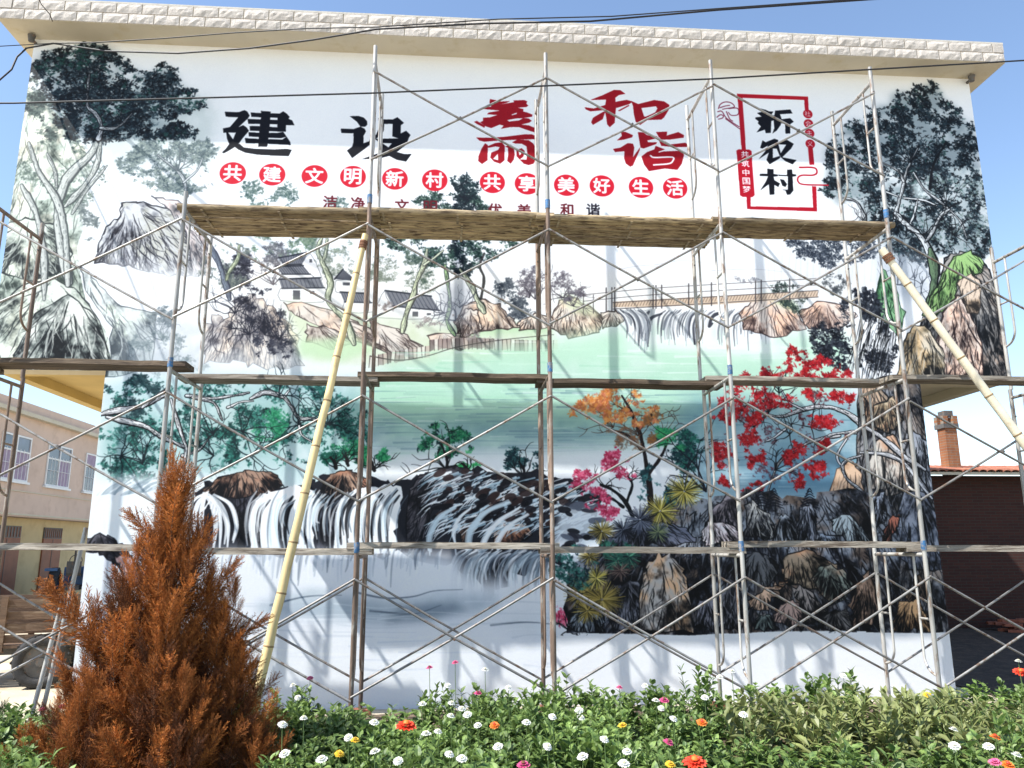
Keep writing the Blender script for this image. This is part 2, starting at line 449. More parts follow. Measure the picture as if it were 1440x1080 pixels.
    hut([(392, 362), (434, 354), (424, 371), (398, 372)], [(424, 371), (436, 356), (450, 384), (450, 396), (420, 392)], [[(435, 364), (439, 364), (439, 369), (435, 369)]])
    hut([(388, 374), (426, 373), (436, 385), (396, 385)], [(396, 385), (436, 385), (436, 392), (398, 392)])
    hut([(392, 392), (450, 390), (456, 404), (396, 405)], [(394, 405), (456, 404), (454, 424), (394, 422)], [[(412, 408), (422, 408), (422, 421), (412, 421)], [(436, 409), (442, 409), (442, 413), (436, 413)]])
    hut([(470, 392), (482, 378), (498, 392), (496, 394)], [(472, 394), (496, 394), (496, 412), (472, 410)], [[(482, 397), (492, 397), (492, 401), (482, 401)]])
    hut([(478, 410), (515, 412), (522, 425), (484, 424)], [(484, 424), (524, 425), (524, 438), (484, 438)])
    hut([(541, 408), (606, 416), (618, 436), (552, 430)], [(532, 424), (541, 408), (552, 430), (618, 436), (616, 447), (530, 446)], [[(580, 438), (588, 438), (588, 445), (580, 445)], [(600, 440), (606, 440), (606, 443), (600, 443)]])
    # grassy bank and ochre rocks below the village
    wash([(400, 420), (520, 445), (620, 452), (780, 460), (770, 500), (600, 515), (430, 510), (410, 470)], (196, 208, 176), .75, 6, .4)
    for pts, pk in (([(396, 425), (440, 428), (490, 445), (520, 462), (560, 486), (548, 497), (480, 470), (420, 446)], (420, 424)),
                    ([(430, 455), (470, 462), (500, 480), (470, 490), (430, 480)], (440, 455)), ([(520, 450), (560, 462), (592, 486), (560, 498), (524, 480)], (525, 450)),
                    ([(600, 470), (650, 468), (690, 480), (650, 490), (610, 486)], (620, 468))):
        rock(pts, pk, (222, 214, 206), (180, 168, 160), (58, 48, 48), 90, .2, 36, 1.2, (198, 170, 150), .15, 1.2, .4)
    wash([(420, 478), (500, 474), (530, 492), (480, 508), (420, 500)], (186, 214, 176), .85, 4); wash([(640, 458), (780, 452), (776, 466), (650, 474)], (176, 208, 168), .8, 4)
    for pts, pk in (([(640, 452), (652, 430), (676, 420), (700, 430), (722, 448), (730, 460), (690, 464), (644, 470)], (680, 420)), ([(644, 450), (656, 432), (672, 436), (676, 464), (648, 476)], (660, 434)),
                    ([(780, 430), (800, 414), (830, 430), (852, 448), (840, 468), (800, 474), (772, 460)], (802, 416)), ([(728, 452), (750, 440), (776, 446), (778, 462), (732, 464)], (750, 440)),
                    ([(846, 440), (866, 436), (880, 446), (868, 458), (846, 460)], (860, 436))):
        rock(pts, pk, (226, 218, 208), (190, 172, 160), (50, 40, 40), 110, .25, 30, 1.3, (206, 176, 152), .4, 1.5, .35)
    wash([(784, 420), (800, 412), (832, 430), (846, 446), (810, 440)], (196, 212, 178), .7, 4)
    # stone quay edge
    for i, x in enumerate(np.linspace(520, 778, 44)):
        y = 506 - 8 * math.sin((x - 520) / 60) - (x - 520) * .085 + (8 if x < 600 else 0)
        poly([(x, y - 13), (x + 6, y - 14), (x + 6.5, y + rg.uniform(-1, 3)), (x, y + rg.uniform(0, 4))], [(222, 214, 206), (196, 178, 168), (160, 142, 138), (120, 106, 104)][rg.integers(4)], .9)
        stroke([(x, y - 13), (x + rg.normal(0, 1), y + 2)], 1.2, .8, (52, 40, 40), .85, n=2)
    stroke([(520, 500), (560, 506), (600, 500), (640, 488), (700, 478), (778, 470)], 1.6, 1, (52, 42, 42), .9)
    # centre trees
    leaves([(528, 330), (560, 300), (600, 270), (628, 268), (650, 252), (668, 266), (690, 300), (740, 312), (772, 318), (752, 340), (700, 356), (676, 372), (648, 388), (630, 372), (600, 372), (566, 356), (540, 344)],
           [(16, 28, 32), (26, 46, 44), (40, 66, 60), (70, 96, 84)], 2700, 2.7, .85, .5, 14)
    leaves([(628, 300), (652, 250), (668, 300), (662, 390), (640, 392)], [(12, 20, 30), (24, 38, 44)], 420, 3.2, .9, .3)
    leaves([(636, 252), (655, 248), (672, 262), (668, 280), (640, 276)], [(14, 26, 34), (30, 50, 54)], 150, 2.8, .9, .3)
    leaves([(572, 352), (600, 360), (610, 382), (590, 398), (572, 384)], [(60, 78, 72), (96, 112, 100)], 130, 2.6, .7, .4)
    for x0, y0 in ((350, 268), (398, 276), (362, 300), (470, 292)): leaves([(x0 - 20, y0 + 8), (x0 - 8, y0 - 14), (x0 + 8, y0 - 18), (x0 + 22, y0), (x0 + 14, y0 + 12)], [(60, 84, 84), (96, 116, 110)], 90, 2.8, .75, .3)
    gr = (206, 214, 188)
    branch([(452, 335), (446, 352), (456, 372), (464, 396), (460, 418), (470, 434), (486, 450), (498, 482)], 6, 8, gr, (70, 78, 70)); branch([(460, 336), (458, 350), (454, 366)], 4, 4, gr, (70, 78, 70)); branch([(600, 350), (596, 372), (586, 396), (582, 414), (572, 440), (566, 466)], 5, 8, (212, 222, 190), (64, 66, 64))
    branch([(626, 372), (630, 398), (634, 430), (630, 450), (640, 470)], 4, 6, (160, 190, 140), (44, 52, 56)); branch([(646, 378), (660, 398), (670, 420), (680, 438)], 5, 9, gr, (60, 66, 60))
    branch([(680, 356), (674, 374), (680, 392), (676, 420)], 2, 3, None, (60, 60, 60)); branch([(596, 372), (612, 360), (622, 352)], 3, 2, gr, (64, 66, 64))
    for c in ((624, 440), (640, 450), (646, 432)): twigs(c, 5, 34, 1.4, (40, 44, 56))
    wash([(620, 404), (660, 396), (660, 450), (622, 460)], (150, 156, 170), .55, 6)
    leaves([(688, 412), (700, 396), (722, 394), (738, 416), (744, 444), (720, 446), (700, 430)], [(70, 78, 88), (96, 104, 112), (50, 58, 70)], 330, 2.8, .75, .3)
    for c, r in (((752, 396), 24), ((792, 398), 20), ((806, 414), 16), ((744, 404), 14)):
        leaves([(c[0] - r, c[1] + 4), (c[0] - r * .5, c[1] - r * .8), (c[0] + r * .5, c[1] - r * .8), (c[0] + r, c[1] + 4), (c[0], c[1] + r * .6)], [(110, 106, 116), (84, 82, 92)], 120, 2.4, .6, .4); twigs((c[0], c[1] + r), 6, r * 1.6, 1.2, (60, 56, 66))
    for c in ((548, 428), (600, 452), (640, 448), (670, 470)): leaves([(c[0] - 24, c[1] + 6), (c[0], c[1] - 8), (c[0] + 24, c[1] + 6)], [(150, 140, 140), (120, 112, 112)], 60, 2, .5, .4)
    # ---- lake and bridge
    wash([(540, 512), (640, 498), (780, 476), (880, 460), (1190, 470), (1190, 560), (1000, 600), (560, 600), (500, 560)], (170, 214, 186), .8, 10, .3, 60)
    for _ in range(150):
        x = rg.uniform(520, 1180); y = rg.uniform(480, 590)
        stroke([(x, y), (x + rg.uniform(20, 90), y + rg.normal(0, 1.5))], rg.uniform(1, 4), .5, [(232, 240, 236), (150, 204, 174), (196, 226, 206)][rg.integers(3)], .4, n=2, soft=1.6)
    wash([(880, 466), (1040, 474), (1130, 490), (1080, 500), (900, 486)], (236, 240, 240), .9, 8)
    for x0, x1, s in ((876, 905, 1), (932, 1002, 1), (1010, 1090, 1)):
        wash([(x0, 436), (x1, 436), (x1 - 2, 480), (x0 + 14, 480)], (228, 232, 236), 1, 3)
    poly([(868, 436), (900, 436), (922, 434), (912, 478), (904, 480), (890, 460)], (120, 130, 136), .5)
    for x0, y0, x1, y1, b, w, c in ((872, 438, 898, 478, -6, 3, (60, 66, 76)), (884, 438, 902, 478, -4, 2, (84, 92, 100)), (912, 440, 906, 480, 6, 4, (28, 32, 42)), (930, 438, 912, 480, 10, 3, (40, 44, 54)), (952, 438, 930, 478, 8, 2, (120, 124, 132)),
                                   (988, 436, 976, 476, 4, 4, (30, 32, 44)), (1012, 438, 1000, 470, 8, 4, (28, 30, 42)), (974, 440, 966, 476, 3, 1.6, (120, 124, 140)), (1004, 436, 985, 474, 6, 2, (70, 70, 90)), (1050, 436, 1056, 462, -3, 3, (50, 52, 60))): fall(x0, y0, x1, y1, b, w, c, .85)
    for _ in range(150):
        x = rg.choice([rg.uniform(874, 910), rg.uniform(928, 1000), rg.uniform(1010, 1086)]); b_ = 4 if x > 920 else -5
        fall(x + b_ * 1.5, 437 + rg.normal(0, 1), x - b_, rg.uniform(460, 484), b_, rg.uniform(.7, 2.0), [(238, 241, 244), (238, 241, 244), (150, 158, 168), (84, 90, 102), (40, 44, 56)][rg.integers(5)], .75)
    for pts, pk in (([(1040, 440), (1060, 420), (1090, 416), (1118, 432), (1132, 462), (1090, 474), (1046, 462)], (1076, 418)), ([(1122, 440), (1150, 424), (1190, 428), (1206, 444), (1180, 462), (1136, 462)], (1160, 424))):
        rock(pts, pk, (224, 212, 204), (186, 160, 148), (52, 40, 42), 120, .25, 34, 1.2, (200, 160, 136), .4, 1.4, .35)
    wash([(1070, 412), (1110, 420), (1128, 440), (1100, 430)], (168, 190, 140), .8, 4); leaves([(1085, 400), (1110, 396), (1140, 404), (1132, 432), (1118, 440), (1090, 424)], [(30, 40, 40), (60, 76, 70)], 200, 2.6, .8, .5)
    poly([(862, 424), (930, 420), (1010, 416), (1150, 408), (1150, 418), (1010, 428), (930, 431), (862, 432)], (206, 186, 166))
    for x in np.arange(866, 1150, 4.2):
        y = 424 - (x - 862) * .055; stroke([(x, y + 7), (x + 3, y + 1)], 1.0, .8, (90, 72, 66), .7, n=2)
    for dy, w in ((0, 1.4), (9, 1.4), (-8, 1.0), (-17, 1.0)):
        stroke([(820 if dy < -1 else 862, 425 + dy + (6 if dy < -1 else 0)), (930, 421 + dy), (1150, 408 + dy)], w, w, (70, 64, 68), .8, n=4)
    for x in (852, 860, 864, 918, 922, 930, 968, 1000, 1062, 1070, 1110): stroke([(x, 424 - (x - 862) * .05 + 12), (x, 424 - (x - 862) * .05 - 20)], 1.8, 1.8, (60, 56, 60), .85, n=2)
    for x in (820, 834): stroke([(x, 440), (x, 414)], 1.3, 1.3, (70, 66, 70), .8, n=2)
    leaves([(1030, 394), (1060, 388), (1078, 396), (1060, 404)], [(130, 132, 140)], 40, 2, .6, .3)


def paint_right_upper():
    crown = [(1160, 218), (1176, 192), (1192, 176), (1204, 168), (1218, 178), (1224, 158), (1238, 148), (1252, 150), (1254, 132), (1270, 128), (1282, 134), (1284, 120), (1300, 122), (1312, 114), (1322, 128), (1326, 140), (1338, 146), (1352, 158),
             (1346, 164), (1370, 172), (1378, 220), (1388, 280), (1400, 350), (1372, 372), (1340, 352), (1296, 372), (1262, 360), (1230, 330), (1200, 300), (1172, 282), (1156, 268), (1162, 244)]
    wash(crown, (84, 104, 112), .6, 5, .5)
    leaves(crown, PINE + [(8, 11, 15)], 6400, 2.9, .92, .32, 14, rough=4)
    leaves([(1290, 240), (1390, 240), (1398, 350), (1310, 350), (1280, 290)], [(150, 166, 170), (110, 128, 134), (90, 108, 104)], 420, 2.6, .7, .6)
    leaves(crown, [(30, 66, 62), (120, 138, 142)], 300, 2.4, .6, .8)
    wash([(1182, 282), (1206, 280), (1220, 304), (1200, 316)], (230, 233, 236), .9, 4); wash([(1282, 260), (1296, 256), (1300, 276), (1288, 280)], (190, 204, 206), .8, 4)
    pale = (206, 212, 216)
    for p, a, b in (([(1258, 306), (1262, 284), (1268, 262), (1272, 240), (1280, 226)], 6, 3), ([(1270, 254), (1262, 240), (1240, 228)], 4, 2), ([(1280, 226), (1290, 208)], 3, 1), ([(1258, 300), (1276, 318), (1296, 336), (1308, 362), (1312, 400)], 8, 12),
                    ([(1284, 242), (1298, 264), (1320, 282), (1334, 294), (1352, 312), (1360, 334)], 4, 3), ([(1334, 294), (1320, 306), (1310, 326), (1300, 340)], 5, 5), ([(1270, 278), (1296, 280), (1316, 288)], 3, 3), ([(1290, 280), (1284, 304), (1280, 314)], 3, 3),
                    ([(1186, 278), (1204, 284), (1216, 304), (1222, 330)], 4, 3), ([(1246, 270), (1262, 276)], 3, 2), ([(1334, 292), (1348, 284)], 2, 1), ([(1330, 200), (1312, 230), (1306, 266)], 2.4, 3)):
        branch(p, a, b, pale if a > 2.5 else None, INK)
    for c in ((1280, 228), (1300, 330), (1330, 290), (1220, 320), (1340, 330), (1250, 330)): twigs(c, 8, 36, 1.5, INK)
    # lower dark foliage, trunk and mossy rocks
    leaves([(1098, 338), (1130, 328), (1190, 322), (1240, 330), (1260, 350), (1210, 368), (1160, 372), (1120, 356)], [(24, 30, 42), (44, 52, 64), (80, 88, 100)], 900, 2.8, .8, .2)
    wash([(1230, 350), (1300, 360), (1310, 420), (1240, 420)], (150, 160, 172), .6, 8, .3); twigs((1300, 430), 8, 60, 1.8, (40, 46, 56)); twigs((1262, 400), 5, 44, 1.3, (66, 72, 84))
    leaves([(1160, 390), (1178, 380), (1190, 400), (1176, 416), (1160, 408)], [(50, 54, 60), (90, 96, 100)], 110, 2.6, .7, .3)
    branch([(1308, 350), (1314, 390), (1308, 440), (1318, 470)], 14, 15, (96, 120, 92), INK)
    rock([(1240, 378), (1256, 396), (1272, 440), (1264, 474), (1246, 456), (1228, 432)], (1240, 370), (130, 176, 132), (66, 112, 76), (16, 34, 26), 60, .3, 24, 1.6, None, .5, 1.2, .3); stroke([(1240, 380), (1246, 420), (1262, 470)], 2.4, 2, (24, 50, 36)); stroke([(1240, 380), (1230, 430), (1250, 460)], 2, 2, (24, 50, 36))
    rock([(1328, 362), (1350, 352), (1376, 360), (1392, 380), (1404, 420), (1424, 535), (1300, 535), (1290, 480), (1300, 430), (1320, 400)], (1350, 356), (160, 156, 152), (70, 72, 76), (10, 12, 16), 420, .55, 46, 2.2, (150, 130, 116), .45, 2, .3)
    rock([(1322, 390), (1340, 362), (1364, 352), (1384, 366), (1380, 384), (1350, 392), (1340, 430), (1316, 442), (1296, 444)], (1352, 356), (150, 186, 120), (86, 120, 70), (18, 26, 20), 170, .3, 30, 2, None, .45, 1.6, .4)
    rock([(1316, 470), (1330, 430), (1346, 414), (1362, 434), (1376, 470), (1384, 530), (1318, 530)], (1346, 416), (222, 206, 194), (160, 138, 126), (34, 26, 28), 170, .35, 36, 2, (206, 170, 150), .5, 2, .4)
    rock([(1270, 480), (1284, 456), (1304, 460), (1324, 490), (1330, 530), (1262, 530)], (1290, 456), (212, 200, 180), (134, 122, 100), (26, 26, 26), 130, .4, 34, 1.8, (180, 150, 110), .5, 1.8, .35)
    rock([(1346, 396), (1364, 384), (1380, 400), (1376, 440), (1360, 440)], (1364, 386), (216, 196, 176), (160, 140, 120), (40, 36, 34), 50, .2, 24, 1.4, None, .6, 1.4, .3)
    leaves([(1140, 470), (1160, 440), (1184, 420), (1214, 404), (1236, 416), (1256, 450), (1262, 500), (1240, 535), (1180, 520), (1150, 500)], [(12, 14, 22), (22, 26, 36), (52, 58, 68)], 900, 3.6, .88, .5)
    for _ in range(120):
        x = rg.uniform(1200, 1262); y = rg.uniform(440, 520); stroke([(x, y), (x - rg.uniform(2, 10), y + rg.uniform(14, 34))], 1.6, .5, [INK, (120, 124, 132)][rg.random() < .25], .8, n=2)


def paint_lower():
    # ---- mist, blue-grey lake bands and banks
    wash([(140, 530), (520, 530), (520, 690), (140, 690)], (176, 204, 206), .75, 10, .5, 50)
    wash([(500, 545), (820, 540), (1000, 560), (1010, 620), (830, 640), (560, 640), (480, 600)], (166, 210, 186), .8, 14, .3, 60)
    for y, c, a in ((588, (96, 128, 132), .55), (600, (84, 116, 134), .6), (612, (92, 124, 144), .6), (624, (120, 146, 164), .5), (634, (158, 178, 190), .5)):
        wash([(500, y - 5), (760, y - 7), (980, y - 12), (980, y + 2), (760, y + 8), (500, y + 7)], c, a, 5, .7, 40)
    for _ in range(170):
        x = rg.uniform(500, 960); y = rg.uniform(545, 640); stroke([(x, y), (x + rg.uniform(20, 110), y + rg.normal(0, 1))], rg.uniform(.8, 3), .4, [(214, 228, 226), (84, 116, 132), (150, 190, 176), (104, 136, 150)][rg.integers(4)], .38, n=2, soft=1.5)
    wash([(560, 640), (980, 628), (980, 700), (820, 690), (560, 668)], (226, 230, 234), .85, 6)
    wash([(960, 560), (1240, 560), (1250, 700), (980, 712)], (104, 146, 164), .85, 14, .35, 50); wash([(1060, 640), (1200, 640), (1200, 700), (1060, 700)], (70, 112, 140), .6, 10)
    for _ in range(60):
        x = rg.uniform(970, 1200); y = rg.uniform(580, 700); stroke([(x, y), (x + rg.uniform(20, 60), y)], 2, .5, [(160, 190, 200), (60, 96, 120)][rg.integers(2)], .3, n=2, soft=1.5)
    # ---- teal trees on the left with pale limbs
    teal = TEAL
    for pts, n in (([(150, 540), (230, 532), (330, 532), (420, 538), (470, 548), (506, 572), (492, 600), (512, 632), (470, 640), (440, 652), (380, 652), (300, 668), (220, 660), (150, 640)], 900), ([(140, 600), (220, 590), (240, 650), (200, 690), (140, 676)], 420), ([(330, 570), (400, 560), (420, 610), (370, 640), (330, 610)], 260),
                   ([(260, 600), (330, 600), (340, 660), (270, 676)], 300), ([(440, 536), (486, 540), (520, 566), (508, 596), (526, 622), (480, 616), (450, 624)], 300)):
        wash(pts, (120, 168, 166), .4, 8, .7); leaves(pts, teal, int(n * 1.8), 2.7, .78, .7, 16)
    leaves([(150, 532), (200, 530), (240, 540), (230, 580), (180, 590), (150, 570)], [(20, 44, 50), (40, 70, 74)], 240, 3, .8, .6)
    leaves([(350, 585), (385, 570), (410, 590), (392, 620), (360, 622)], [(24, 110, 76), (60, 150, 110)], 150, 3, .8, .5)
    for p, a, b in (([(140, 582), (170, 576), (200, 570), (222, 560), (240, 552)], 9, 4), ([(150, 586), (200, 598), (222, 612), (244, 622), (262, 630)], 7, 4), ([(200, 572), (220, 556), (236, 544)], 4, 2), ([(262, 556), (300, 560), (330, 556), (350, 552)], 4, 2),
                    ([(352, 560), (372, 552), (396, 556), (408, 570), (420, 588), (440, 590), (456, 600)], 6, 3), ([(400, 556), (408, 546)], 3, 1), ([(420, 588), (424, 610), (440, 622)], 3, 1), ([(270, 558), (300, 566), (312, 590)], 4, 2), ([(256, 640), (280, 632), (296, 614)], 4, 1.5),
                    ([(240, 560), (252, 600), (262, 632), (258, 660)], 5, 4), ([(320, 572), (338, 564), (356, 562)], 3, 1)):
        branch(p, a, b, (226, 228, 230), INK)
    for c in ((170, 640), (300, 610), (420, 596), (392, 556), (300, 640), (460, 596), (200, 652), (350, 640), (340, 606)): twigs(c, 7, 46, 1.7, (14, 26, 32), rg.uniform(-2.5, -.6), 1.0)
    # ---- mid bushes
    for c, r, cols, n in (((626, 622), 40, [(20, 70, 52), (26, 110, 74), (14, 36, 40), (60, 140, 96)], 420), ((735, 645), 26, [(26, 60, 66), (50, 96, 96), (16, 36, 44)], 210), ((524, 640), 22, [(20, 90, 62), (60, 160, 104)], 170), ((487, 632), 22, [(24, 96, 70), (70, 170, 120)], 170), ((470, 640), 18, [(20, 80, 66)], 90), ((656, 650), 14, [(40, 160, 84), (90, 190, 120)], 70)):
        leaves([(c[0] - r, c[1] + r * .4), (c[0] - r * .7, c[1] - r * .5), (c[0], c[1] - r * .75), (c[0] + r * .8, c[1] - r * .4), (c[0] + r, c[1] + r * .4), (c[0], c[1] + r * .5)], cols, n, 3, .85, .5, 12)
        twigs((c[0], c[1] + r * .9), 7, r * 1.3, 1.9, (14, 18, 20)); branch([(c[0] + 2, c[1] + r * .95), (c[0], c[1] + r * .5), (c[0] - 6, c[1] + r * .1)], 3.4, 1.5, None, (18, 16, 18))
    # ---- cascade
    wash([(110, 672), (330, 664), (330, 770), (90, 780)], (228, 234, 238), .9, 6)
    for _ in range(70):
        x = rg.uniform(136, 250); fall(x + 24, rg.uniform(672, 690), x - 6, rg.uniform(700, 742), 8, rg.uniform(1, 4), [(240, 244, 246), (160, 176, 186), (120, 140, 152), (200, 212, 218)][rg.integers(4)], .6)
    dk = (10, 11, 16)
    poly([(266, 704), (290, 676), (330, 670), (400, 684), (440, 678), (460, 668), (520, 672), (560, 680), (590, 668), (650, 658), (720, 660), (790, 672), (842, 700), (820, 760), (790, 790), (720, 812), (690, 838), (650, 800), (560, 782), (460, 776), (360, 780), (270, 772)], (20, 22, 30), .96, rough=3.5)
    rock([(330, 690), (356, 692), (358, 730), (354, 776), (334, 776), (330, 730)], (344, 660), (60, 60, 70), (26, 26, 32), dk, 70, .6, 30, 2, None, .8, 0, .2)
    rock([(284, 692), (304, 672), (330, 664), (356, 660), (386, 664), (400, 682), (378, 692), (340, 700), (304, 698)], (340, 640), (164, 134, 116), (70, 52, 46), dk, 160, .5, 26, 1.8, (140, 92, 68), .05, 1.0, .35)
    rock([(446, 690), (470, 690), (470, 730), (466, 776), (446, 774), (444, 730)], (456, 650), (60, 60, 70), (26, 26, 32), dk, 60, .6, 30, 2, None, .8, 0, .2)
    rock([(448, 690), (462, 668), (484, 660), (504, 664), (524, 678), (504, 690), (470, 698)], (486, 644), (176, 146, 126), (76, 58, 50), dk, 100, .5, 22, 1.8, (150, 98, 74), .05, 1.0, .35)
    rock([(574, 690), (590, 668), (640, 654), (668, 662), (640, 684), (612, 700), (600, 740), (590, 775), (568, 775)], (640, 656), (90, 86, 92), (44, 42, 48), dk, 120, .5, 34, 1.8, None, .3, 1.5, .2)
    rock([(694, 752), (706, 736), (740, 734), (748, 750), (730, 762), (696, 764)], (712, 734), (200, 160, 136), (130, 84, 62), dk, 60, .4, 20, 1.6, (176, 110, 76), .3, 1.5, .4)
    rock([(640, 738), (664, 720), (688, 700), (720, 692), (712, 704), (680, 730), (650, 764)], (700, 692), (90, 76, 70), (46, 40, 40), dk, 60, .4, 24, 1.6, (110, 76, 60), .3, 1.2, .3)
    # white water: left fan, middle curtain, stepped right flight
    W = (240, 244, 247); Wb = (196, 214, 224)
    poly([(360, 704), (376, 690), (410, 682), (444, 690), (440, 740), (444, 776), (352, 776), (354, 740)], (236, 241, 245), 1, rough=1.6)
    poly([(478, 702), (500, 688), (540, 680), (566, 684), (560, 730), (556, 780), (468, 778), (472, 736)], (236, 241, 245), 1, rough=1.6)
    poly([(130, 700), (250, 690), (262, 770), (120, 776)], (232, 238, 242), .9, rough=2)
    for x, t_ in ((372, 12), (402, 8), (412, 6), (424, 4), (434, 6), (486, 10), (496, 4), (508, 8), (518, 4), (528, 6), (540, 4), (550, 2)):
        for q in range(2): fall(x + 9 + rg.normal(0, 1.5), 690 + t_ + rg.normal(0, 3), x - 5 + rg.normal(0, 2), 768 + rg.normal(0, 8), 8, rg.uniform(1.6, 4), dk, .92)
    for x0, y0, x1, y1, b, w in ((292, 690, 262, 748, 12, 5), (290, 694, 276, 760, 8, 4), (286, 692, 300, 768, -8, 4), (292, 694, 318, 764, -10, 6), (300, 692, 328, 768, -14, 5), (296, 700, 308, 768, -6, 3), (288, 700, 284, 766, 3, 4), (270, 710, 262, 762, 3, 5)): fall(x0, y0, x1, y1, b, w, W, .95)
    for k in range(9): stroke([(276 + k * 4, 708 + 6 * abs(k - 4)), (284 + k * 3, 700 + 5 * abs(k - 4))], 2.2, 1.2, W, .8, n=2)
    for x, top, bot, w in ((360, 700, 768, 6), (384, 692, 770, 8), (394, 690, 770, 5), (418, 690, 772, 4), (430, 700, 774, 4), (480, 698, 772, 5), (502, 694, 776, 4), (513, 690, 778, 4), (524, 690, 776, 4), (546, 684, 776, 4)):
        fall(x + 10, top, x - 4, bot, 8, w, W, .96); fall(x + 8, top + 6, x - 2, bot, 7, w * .3, Wb, .7)
    for _ in range(90):
        x = rg.uniform(350, 566); fall(x + 10, rg.uniform(688, 706), x - 4, rg.uniform(740, 780), 7, rg.uniform(.8, 2.4), [dk, (90, 104, 118), W, W, Wb, W][rg.integers(6)], .7)
    for k in range(420):                                  # stepped white steps over dark stone
        u = rg.random(); v = rg.random()
        x = 600 + 225 * u; y = 664 + 20 * u * u + (88 - 20 * u) * v
        l = rg.uniform(12, 34); stroke([(x + l * .6, y - 5), (x, y), (x - l * .5, y + rg.uniform(5, 14))], rg.uniform(.9, 3.4), .6, [W, W, Wb, (150, 176, 190)][rg.integers(4)], .88, n=4)
    for k in range(110):
        u = rg.random(); x = 610 + 210 * u; y = 660 + 22 * u * u + rg.uniform(0, 70)
        dab(*cpt([(x, y)])[0], rg.uniform(4, 10) * KP, rg.uniform(2.5, 5) * KP, -.5 + rg.normal(0, .2), rgb([(12, 13, 20), (26, 24, 30), (48, 34, 34)][rg.integers(3)]), .9)
    for x0, y0, x1, y1, b, w in ((640, 712, 604, 780, 12, 8), (662, 716, 640, 770, 10, 5), (716, 704, 660, 778, 18, 10), (730, 716, 676, 800, 16, 8), (742, 722, 690, 812, 14, 6), (700, 770, 684, 836, 4, 6), (690, 776, 664, 830, 6, 6), (676, 776, 654, 824, 6, 5), (660, 774, 640, 810, 6, 5), (760, 776, 722, 820, 10, 6), (746, 776, 716, 826, 8, 5), (774, 776, 748, 816, 8, 6)):
        fall(x0, y0, x1, y1, b, w, [(206, 222, 230), W][rg.integers(2)], .85)
    poly([(690, 772), (712, 772), (700, 800), (690, 842), (676, 846), (680, 810)], dk, .92, rough=1.5)
    for _ in range(130):
        x = rg.uniform(640, 780); fall(x + 14, rg.uniform(768, 780), x - 8, rg.uniform(796, 846), 8, rg.uniform(.8, 2.6), [(70, 82, 96), (150, 166, 178), W, (110, 124, 136), (30, 34, 44)][rg.integers(5)], .6)
    wash([(790, 712), (850, 712), (838, 760), (800, 790), (776, 770)], (226, 232, 238), .85, 4)
    for _ in range(26): dab(*cpt([(rg.uniform(790, 850), rg.uniform(690, 770))])[0], rg.uniform(5, 11) * KP, rg.uniform(2.5, 5) * KP, rg.normal(.1, .3), rgb([(14, 15, 22), (40, 40, 50), (90, 96, 110)][rg.integers(3)]), .9)
    # ---- foam and pool
    wash([(110, 772), (640, 776), (660, 812), (780, 820), (800, 900), (790, 985), (100, 985)], (228, 232, 238), .96, 8)
    for _ in range(150):
        x = rg.uniform(150, 620); fall(x + 3, rg.uniform(770, 778), x - 2, rg.uniform(786, 816), 1, rg.uniform(.8, 2.6), [(160, 172, 184), (196, 206, 214), (100, 112, 126), (238, 242, 246)][rg.integers(4)], .5)
    rock([(118, 758), (140, 750), (160, 756), (178, 772), (196, 800), (208, 832), (188, 828), (170, 800), (146, 780), (120, 774)], (140, 750), (90, 88, 96), (34, 34, 40), (10, 10, 15), 90, .5, 24, 2, None, .3, 1.2, .2); rock([(160, 780), (182, 780), (204, 826), (176, 812)], (168, 778), (200, 180, 180), (120, 96, 96), INK, 40, .3, 20, 1.2)
    for pts, c, a, s in (([(480, 838), (560, 846), (620, 832), (700, 836), (700, 858), (640, 866), (560, 876), (480, 874), (360, 862), (360, 846)], (160, 176, 188), .8, 5), ([(560, 852), (640, 846), (660, 856), (600, 872), (540, 876)], (96, 112, 128), .6, 4), ([(380, 838), (440, 826), (480, 832), (420, 846)], (176, 190, 198), .7, 4),
                         ([(140, 900), (400, 912), (700, 930), (780, 960), (780, 985), (120, 985)], (232, 236, 241), .8, 16), ([(690, 860), (790, 850), (790, 900), (720, 896)], (206, 214, 220), .5, 8)):
        wash(pts, c, a, s, .3, 40)
    for p in ([(500, 832), (540, 840), (580, 838), (610, 830), (650, 828)], [(380, 850), (430, 838), (480, 836)], [(690, 878), (740, 874), (790, 878)], [(520, 858), (580, 862), (620, 850)]): stroke(p, 2.6, .6, (70, 84, 100), .7, soft=1.6)
    for _ in range(90):
        x = rg.uniform(140, 770); y = rg.uniform(840, 940); stroke([(x, y), (x + rg.uniform(20, 70), y + rg.normal(0, 3)), (x + rg.uniform(80, 130), y + rg.normal(0, 3))], rg.uniform(1, 4), .5, [(236, 240, 244), (190, 200, 209), (216, 222, 229)][rg.integers(3)], .4, soft=1.8)


